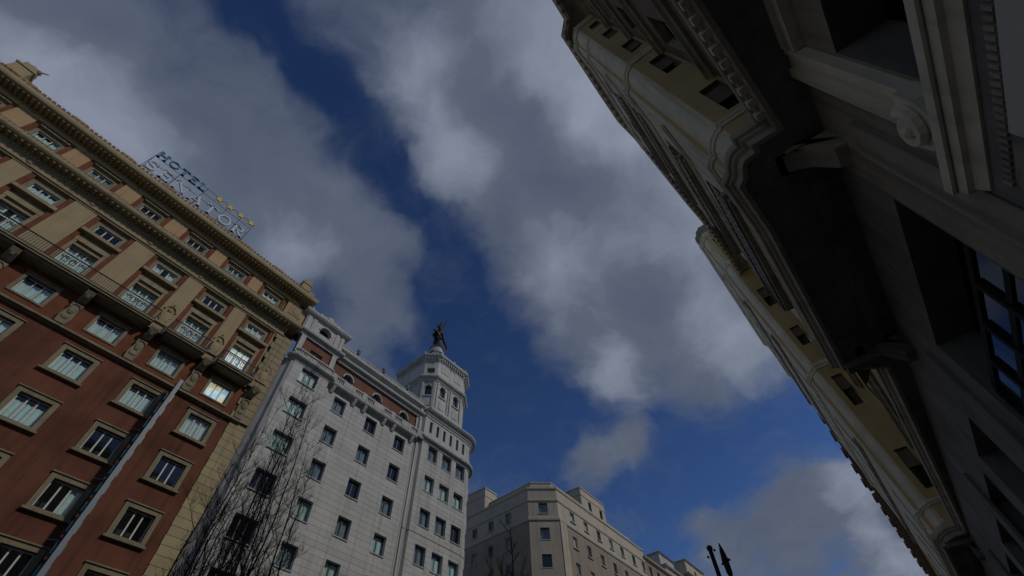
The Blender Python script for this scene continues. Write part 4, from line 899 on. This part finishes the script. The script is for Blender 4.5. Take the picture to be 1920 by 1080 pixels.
for z in (15.6, 23.4): bay_mould(b1[1:4], z, .1, .22)
# ledges and balconies on the street face of the bay
for z, y0, y1, d in ((12.4, 7.6, 12.6, .3), (16.2, 8.0, 13.0, .26), (20.2, 7.6, 12.8, .24), (24.3, 8.0, 13.0, .22)):
    mb = MB(XF); mb.box(1.66 - d, 1.75, y0, y1, z, z + .16); mb.box(1.66 - d * .8, 1.75, y0 + .15, y1 - .15, z - .16, z); s = mb.build('balcony_slab', M['rstone'], B)
    r = MB(XF); n = int((y1 - y0) / .22); r.box(1.66 - d, 1.69 - d, y0, y1, z + 1.0, z + 1.05)
    for i in range(n + 1): y = y0 + (y1 - y0) * i / n; r.box(1.665 - d, 1.685 - d, y - .012, y + .012, z + .16, z + 1.0)
    r.build('railing', M['iron'], B, kind='stuff')
# main front near the viewer, and between the bays -----------------------
near = [(2.98, 5.66), (2.55, 2.45), (1.95, -9.0)]
zf = [(11.9, 14.0), (15.7, 17.8), (19.8, 21.8), (23.7, 25.6), (27.4, 29.2)]
nops = [(c - .55, c + .55, a, b) for a, b in zf for c in (1.0, 2.9, 4.8, 6.7)]
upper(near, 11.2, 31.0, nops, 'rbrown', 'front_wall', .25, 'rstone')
for a, b in zf:
    for c in (1.0, 2.9, 4.8, 6.7):
        p, d, n = at_u(near, c); rwin(p[0], p[1], a, n, 1.1, b - a, room=.4, curtain=random.choice(['none', 'grey']))
for i, z in enumerate((14.5, 18.6, 22.6, 26.4)):
    bay_mould(near, z, .24, .26, mat='rcorn', nm='ledge'); bay_mould(near, z + .6, .1, .14, mat='rstone', nm='ledge')
back = [(4.1, 28.4), (2.98, 14.2)]
bops = [(c - .55, c + .55, a, b) for a, b in zf for c in (1.6, 4.4, 7.2, 10.0, 12.6)]
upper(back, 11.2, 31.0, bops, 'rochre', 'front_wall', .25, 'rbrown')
for a, b in zf:
    for c in (1.6, 4.4, 7.2, 10.0, 12.6):
        p, d, n = at_u(back, c); rwin(p[0], p[1], a, n, 1.1, b - a, room=.4, curtain=random.choice(['none', 'grey']))
for z in (14.5, 18.6, 22.6, 26.4): bay_mould(back, z, .3, .45, mat='rstone', nm='ledge')
for c in (9.9, 12.5):
    p, d, n = at_u(back, c); mb = MB(); q = [(p[0] + d[0] * s * .6 + n[0] * o, p[1] + d[1] * s * .6 + n[1] * o, z) for s, o, z in ((-1, .02, 13.9), (1, .02, 13.9), (1, .75, 13.1), (-1, .75, 13.1))]
    mb.quad(*q); q2 = [(a, b_, c_ - .04) for a, b_, c_ in q]; mb.quad(*q2)
    for i in range(4): mb.quad(q[i], q[(i + 1) % 4], q2[(i + 1) % 4], q2[i])
    mb.build('awning', M['awning'], B)
# bay 2 ------------------------------------------------------------
K2 = .047
fr2 = [(2.42, 45.8), (2.2, 30.2), (2.14, 29.4)]; cor2 = [(2.14, 29.4), (2.22, 29.22)]; st2 = [(2.22, 29.22), (2.38, 29.12)]
cove2 = [(2.38, 29.12), (2.42, 28.9), (2.52, 28.72), (2.66, 28.6), (2.8, 28.56)]; side2 = [(2.8, 28.56), (2.82, 28.42), (4.4, 28.42)]
zw2 = [(12.8, 14.9), (17.8, 20.0), (22.8, 24.5), (27.0, 29.0), (31.5, 33.4), (35.4, 37.0)]
up2 = lambda P, ops, m, nm, d=.3, rm=None: upper(P, 11.2, 38.2, ops, m, nm, d, rm, K2)
Lf2 = [2.5, 6.0, 9.5, 13.0]
up2(fr2, [(c - .5, c + .5, a, b) for a, b in zw2 for c in Lf2], 'rpale', 'bay_front', .2)
up2(cor2, (), 'rpale', 'bay_corner'); up2(st2, (), 'rochre', 'bay_strip'); up2(cove2, (), 'rpale', 'bay_cove')
s2 = .142
up2(side2, [(s2 + .3, s2 + .9, a, b) for a, b in zw2], 'rochre', 'bay_side', .3, 'rbrown')
for a, b in zw2:
    w_ = rwin(2.82 + .6, 28.42, a, NY, .58, b - a, K2, lights=1, rec=.22, room=.4); h_ = b - a
    add_child('shutter', MB().box(-.28, .28, -.2, -.16, h_ * .55, h_ - .02).mesh('shutter', M['rbrown']), w_)
    for c in Lf2: p, d, n = at_u(fr2, c); rwin(p[0], p[1], a, n, 1.0, b - a, K2, room=.4)
b2 = fr2[:2] + [(2.14, 29.4), (2.22, 29.22), (2.38, 29.12), (2.42, 28.9), (2.52, 28.72), (2.66, 28.6), (2.8, 28.56), (2.82, 28.42), (4.4, 28.42)]
for z, o, h in ((12.1, .1, .25), (20.8, .14, .45), (33.0, .14, .45)): bay_mould(b2, z, o, h, K2)
bay_mould(b2, 37.6, .22, .7, K2); bay_mould(b2, 38.3, .14, 1.2, K2, 'rstone')
for z in (16.4, 25.2, 29.3): bay_mould(b2[:3], z, .16, .3, K2, 'rstone')
MB(lean(K2)).prism([(2.3, 45.7), (2.25, 30.2), (2.3, 29.3), (2.9, 28.6), (9, 28.6), (9, 45.7)], 38.1, 38.25).build('roof', M['tile'], B)
# eaves of the near part
EV = [(1.9, 28.3), (1.6, 22.0), (1.36, 20.1), (.66, 13.3), (.36, 11.7), (.3, 9.6), (.24, 5.45), (.84, 4.85), (.8, -9)]
EP = [(2.15, 28.3), (1.85, 22), (1.7, 15.0), (.78, 13.7), (.74, 12.5), (.62, 8.0), (.52, 5.7), (1.2, 5.4), (1.15, -9)]
MB().prism(EV + [(9, -9), (9, 28.3)], 31.25, 31.5).build('eaves_slab', M['rstone'], B)
sweep(MB(), EV, [(-.3, 31.1), (-.14, 31.1), (-.08, 31.2), (0, 31.26), (0, 31.5), (-.3, 31.5)]).build('eaves_moulding', M['rpale'], B)
blocks(MB(), EV, .5, .2, -.35, -.1, 31.02, 31.24).build('modillion_row', M['rstone'], B, kind='stuff')
# lower storeys ------------------------------------------------------
LW = [(3.3, 60.0), (3.3, -9.0)]; V = lambda y: 60.0 - y
lops = [(V(4.25), V(1.6), 3.2, 9.35), (V(11.8), V(7.15), 3.2, 8.95)]
yy = 14.3
while yy < 44: lops.append((V(yy + 2.3), V(yy), 3.2, 8.5)); yy += 3.3
path_wall(MB(), LW[:1] + [(3.3, 7.1)], 0, 10.75, [o for o in lops if o[0] < 52], .75, 0, 0).build('lower_wall', M['rshade'], B)  # wall below the bays takes the tone with soffit shade painted in
path_wall(MB(), [(3.3, 7.1), (3.3, -9)], 0, 10.75, [(7.1 - 4.25, 7.1 - 1.6, 3.2, 9.35)], .75, 0, 1).build('lower_wall', [M['rstone'], M['rshade']], B)
mb = MB(); mb.quad((5.2, 60, 0), (5.2, -9, 0), (5.2, -9, 10.7), (5.2, 60, 10.7)); mb.quad((4.05, 60, 9.6), (4.05, -9, 9.6), (5.2, -9, 9.6), (5.2, 60, 9.6)); mb.build('shop_interior', M['room'], B)
def shopfront(y0, y1, z0, z1, ny, zt, x=3.98):
    f = MB(); f.box(x, x + .1, y0, y1, z1 - .12, z1); f.box(x, x + .1, y0, y1, z0, z0 + .12)
    for k in range(ny + 1):
        y = y0 + (y1 - y0) * k / ny; f.box(x - .03, x + .11, y - .06, y + .06, z0 + .12, z1 - .12)
    for z in zt: f.box(x + .01, x + .09, y0, y1, z - .06, z + .06)
    w = f.build('shop_window', M['shopframe'], B); zz = [z0] + list(zt) + [z1]
    for k in range(ny):
        a, b = y0 + (y1 - y0) * k / ny + .06, y0 + (y1 - y0) * (k + 1) / ny - .06
        for i in range(len(zz) - 1):
            o = MB().box(x + .04, x + .055, a, b, zz[i] + .06, zz[i + 1] - .06).build('pane', M['shopglass'])
            o.parent = w
shopfront(7.15, 11.8, 3.2, 7.65, 4, (6.9,), 3.42); shopfront(1.6, 4.25, 3.2, 6.6, 2, (5.5,))
for o in lops[2:]: shopfront(60 - o[1], 60 - o[0], 3.2, 6.6, 2, (5.6,))
# moulded frame round the first opening, with a scroll at the foot of its jamb
def frame_strip(y0, y1, z0, z1, hor):
    mb = MB(); mb.box(3.16, 3.3, y0, y1, z0, z1)
    if hor: mb.box(3.1, 3.16, y0, y1, z1 - .16, z1); mb.box(3.13, 3.16, y0, y1, z0, z0 + .1)
    else: mb.box(3.1, 3.16, y1 - .16, y1, z0, z1); mb.box(3.13, 3.16, y0, y0 + .1, z0, z1)
    return mb.build('window_frame_stone', M['rpale'], B)
frame_strip(-3, 4.3, 10.3, 10.72, True); frame_strip(4.32, 4.9, 7.7, 10.72, False)
mb = MB(); sp = []
for k in range(26):
    w = k * .42; r = .27 * (1 - k / 30); sp.append((3.0, 4.72 + r * math.cos(w + 2.4) , 7.42 + r * math.sin(w + 2.4)))
for s_ in (0, .12): mb.tube([(x + s_, y, z) for x, y, z in sp], [.085 - .002 * k for k in range(26)], 6)
mb.prism_x([(4.3, 7.7), (4.9, 7.7), (5.05, 7.45), (5.0, 7.15), (4.75, 7.02), (4.45, 7.1), (4.3, 7.35)], 3.04, 3.3)
mb.ball((3.0, 4.72, 7.42), .1); mb.build('scroll_console', M['rpale'], B)
# street ledge over the near shopfront
LG = [(3.3, 5.5), (2.95, 5.5), (2.95, -9)]
sweep(MB(), LG, [(-.3, 6.45), (-.16, 6.45), (-.12, 6.62), (-.06, 6.64), (-.05, 6.78), (0, 6.8), (0, 6.95), (-.1, 7.0), (-.3, 7.02)]).build('shop_cornice', M['rpale'], B)
MB().box(2.98, 3.3, -9, 5.45, 6.78, 6.98).build('shop_cornice_core', M['rstone'], B)
blocks(MB(), [(3.14, 5.2), (3.14, -9)], .1, .05, -.02, .03, 6.14, 6.26).build('dentil_row', M['rstone'], B, kind='stuff')
MB().box(3.14, 3.3, -9, 5.4, 6.0, 6.48).build('shop_frieze', M['rshade'], B)
MB().box(3.09, 3.3, -9, 4.3, 4.5, 6.08).build('shop_fascia', M['fascia'], B)
mb = MB(); mb.box(3.04, 3.3, 4.32, 4.85, 5.7, 5.98); mb.lathe(3.16, 4.6, [(.2, 4.9), (.24, 5.1), (.28, 5.4), (.3, 5.7)], 10); mb.lathe(3.16, 4.6, [(.2, 0), (.2, 4.9)], 10); mb.build('capital', M['rstone'], B)
# big brackets carrying the bays
def bracket(y0, y1, xo, z0):
    mb = MB(); mb.prism_y([(3.3, z0), (3.1, z0 + .05), (xo + .5, z0 + .55), (xo + .1, z0 + .8), (xo, z0 + 1.05), (xo, 10.72), (3.3, 10.72)], y0, y1)
    mb.prism_y([(3.3, z0 + .25), (xo + .62, z0 + .72), (xo + .2, z0 + .95), (xo + .2, 10.6), (3.3, 10.6)], y0 - .05, y0 - .003); mb.build('bracket', M['rcorn' if y0 < 10 else 'rshade'], B)
bracket(6.3, 6.8, 2.3, 9.95); bracket(13.3, 13.8, 2.2, 10.0); bracket(29.2, 29.8, 2.6, 10.0)
for y in (5.9, 12.9, 19.9, 26.9, 13.6): MB().box(3.2, 3.3, y - .35, y + .35, 0, 9.4).build('pilaster', M['rshade' if y > 7 else 'rstone'], B)

# further buildings on the right side
def right_block(name, label, x0, x1, y0, y1, z1, mat, trim):
    r = thing(name, label, 'building', (x0, (y0 + y1) / 2, 0)); P = [(10, y1), (x1, y1), (x0, y0), (10, y0)]
    L = seglen(P); ops = []
    n = int((y1 - y0) / 3.2)
    for k in range(9):
        zt = z1 - 1.2 - k * 3.2
        for i in range(n): c = L[0] + (i + .5) * L[1] / n; ops.append((c - .55, c + .55, zt - 1.9, zt))
    path_wall(MB(), P, 0, z1, ops, .3, 0, 0).build('wall', M[mat], r)
    for a, b, c, d in ops[:n * 6]:
        p, dd, nn_ = at_u(P, (a + b) / 2); window(r, (*p, c), nn_, 1.1, round(d - c, 3), 2, .22, .05, .06, 'framegrey', 'none', room=.4)
    sweep(MB(), P, [(-.3, z1 - .4), (.06, z1 - .4), (.12, z1 - .2), (.4, z1 - .05), (.45, z1 + .15), (-.3, z1 + .2)]).build('cornice', M[trim], r)
    blocks(MB(), P[1:3], .7, .3, .1, .42, z1 - .35, z1 - .08).build('modillion_row', M[trim], r, kind='stuff')
    for k in range(1, 8): sweep(MB(), P, [(-.1, z1 - .8 - 3.2 * k), (.2, z1 - .75 - 3.2 * k), (.2, z1 - .6 - 3.2 * k), (-.1, z1 - .55 - 3.2 * k)]).build('ledge', M[trim], r)
    k = 0; y = y0 + .6
    while y < y1 - 1: MB().box(x0 + (x1 - x0) * (y - y0) / (y1 - y0) - .62, x0 + (x1 - x0) * (y - y0) / (y1 - y0) + .3, y, y + 1.9, z1 + .1, z1 + .5).build('parapet_block', M['tile'], r); y += 4.2
    MB().box(max(x0, x1) + .05, 10, y0 + .02, y1 - .02, z1, z1 + .12).build('roof', M['tile'], r)
right_block('brown_eaves_building', 'building with brown tiled eaves just beyond the second ochre bay', 2.25, 2.75, 46.2, 70, 31.0, 'rochre', 'rbrown')
right_block('stone_eaves_building', 'stone building with stepped tiled eaves, second beyond the ochre bays', 2.85, 3.7, 70.1, 98, 30.2, 'rstone', 'rbrown')
right_block('distant_building', 'farthest building on the right whose eaves run into the lower edge', 3.8, 5.2, 98.1, 140, 30.0, 'rbrown', 'rstone')

# ================================================================== trees
def tree(name, label, x, y, h, spread, nl, seed, mat, zfork, dens=1.0, group=None, lt=.3, tk=1.0):
    rnd = random.Random(seed); t = thing(name, label, 'tree', (x, y, 0), group)
    trunk = MB(); br = MB(); tw = MB()
    r0 = .09 + h * .008
    trunk.tube([(x, y, 0), (x + .03, y, zfork * .5), (x, y + .04, zfork), (x, y, zfork + .6)], [r0 * 1.35, r0 * 1.05, r0, r0 * .85], 9)
    def twig(p, d, L, r, lvl):
        pts = [p]; q = Vector(p); d = Vector(d); n = 4 if lvl < 2 else 3
        for i in range(n):
            d = (d + Vector((rnd.uniform(-.2, .2), rnd.uniform(-.2, .2), rnd.uniform(.0, .22)))).normalized(); q = q + d * L / n; pts.append(q.copy())
        (br if lvl < 1 else tw).tube(pts, [r * (1 - .75 * i / n) for i in range(n + 1)], 4 if lvl < 1 else 3, cap=False)
        if lvl < 2:
            for k in range(int((5 if lvl == 0 else 3) * dens + rnd.random())):
                i = rnd.randint(1, n); a = rnd.uniform(0, 2 * PI); nd = (d + Vector((math.cos(a), math.sin(a), rnd.uniform(.1, .6))) * rnd.uniform(.5, .9)).normalized()
                twig(pts[i], nd, L * rnd.uniform(.4, .7), r * .5, lvl + 1)
    for k in range(nl):
        a = 2 * PI * k / nl + rnd.uniform(-.3, .3); rr = spread * (0 if k == 0 else rnd.uniform(.35, 1.0)); top = h * (1 if k == 0 else rnd.uniform(.68, .97)) - (rr / spread) * h * .12
        pts = []; n = 14; wob = (rnd.uniform(-.12, .12), rnd.uniform(-.12, .12))
        for i in range(n + 1):
            f = i / n; e_ = min(1, f * 2.6) ** .8 * (1 - .25 * f); z = zfork + (top - zfork) * f
            pts.append(Vector((x + math.cos(a) * rr * e_ + wob[0] * math.sin(f * 7) + rnd.uniform(-.03, .03), y + math.sin(a) * rr * e_ + wob[1] * math.sin(f * 6 + 1) + rnd.uniform(-.03, .03), z)))
        rad = [r0 * lt * (1 - .88 * i / n) for i in range(n + 1)]
        trunk.tube(pts, rad, 6, cap=False)
        for i in range(2, n):
            for _ in range(2 if rnd.random() < .7 * dens else 1):
                b = rnd.uniform(0, 2 * PI); d = Vector((math.cos(b), math.sin(b), rnd.uniform(.6, 1.4))).normalized(); L = rnd.uniform(.5, 1.25) * (1 - .4 * i / n) * h / 15
                twig(pts[i].lerp(pts[i + 1], rnd.random()), d, L, max(.011 * tk, rad[i] * .45), 0)
    trunk.build('trunk', M[mat], t); br.build('branches', M[mat], t); tw.build('twigs', M[mat], t, kind='stuff')
    return t
tree('bare_tree', 'tall bare tree with upright branches in front of the white building', -16.0, 6.75, 16.4, 1.9, 18, 4, 'bark', 3.0, 1.6, None, .24, .9)
tree('bare_tree', 'smaller reddish bare tree in front of the tan stone building', -20.0, 26.2, 17.4, 1.5, 10, 9, 'barkred', 5.0, 1.25, None, .6, 2.8)
tree('bare_tree', 'faint bare tree close behind the reddish one, beside the white tower', -21.0, 25.2, 16.0, 1.0, 6, 12, 'barkred', 5.0, 1.1, None, .5, 2.4)

# ================================================================== street lamps
def lamp(name, label, x, y, h, pen):
    t = thing(name, label, 'lamp post', (x, y, 0)); mb = MB()
    mb.lathe(x, y, [(.2, 0), (.2, .9), (.1, 1.0), (.085, h - .3), (.085, h)] if not pen else [(.2, 0), (.2, .9), (.08, 1.0), (.07, h - 1.3)], 10); mb.build('post', M['iron'], t)
    if pen:
        mb = MB(); mb.lathe(x, y, [(.07, h - 1.3), (.12, h - 1.15), (.13, h - .75), (.15, h - .7), (.13, h - .6), (.09, h - .3), (.02, h)], 10); mb.build('finial', M['iron'], t)
        mb = MB(); mb.ball((x + .16, y, h - .7), .06); mb.ball((x - .14, y - .05, h - .8), .05); mb.build('spotlight', M['framegrey'], t)
    else:
        mb = MB(); mb.lathe(x, y, [(.1, h), (.12, h + .03), (.12, h + .1), (.08, h + .16), (0, h + .17)], 10); mb.ball((x - .17, y, h - .22), .05); mb.ball((x + .16, y, h - .05), .05); mb.build('cap', M['iron'], t)
        mb = MB(); mb.tube([(x, y, h - 1.05), (x - .3, y, h - 1.0), (x - .75, y, h - 1.05)], [.05, .045, .04], 6); mb.lathe(x - .8, y, [(.02, h - 1.02), (.14, h - 1.08), (.16, h - 1.16), (.05, h - 1.2)], 10); mb.build('arm', M['iron'], t)
    return t
lamp('lamp_post', 'dark lamp post with blunt cap and side arm against the sky', -5.55, 20.5, 9.9, False)
lamp('lamp_post', 'dark lamp post with pointed finial, right of the blunt one', -5.4, 21.6, 10.5, True)
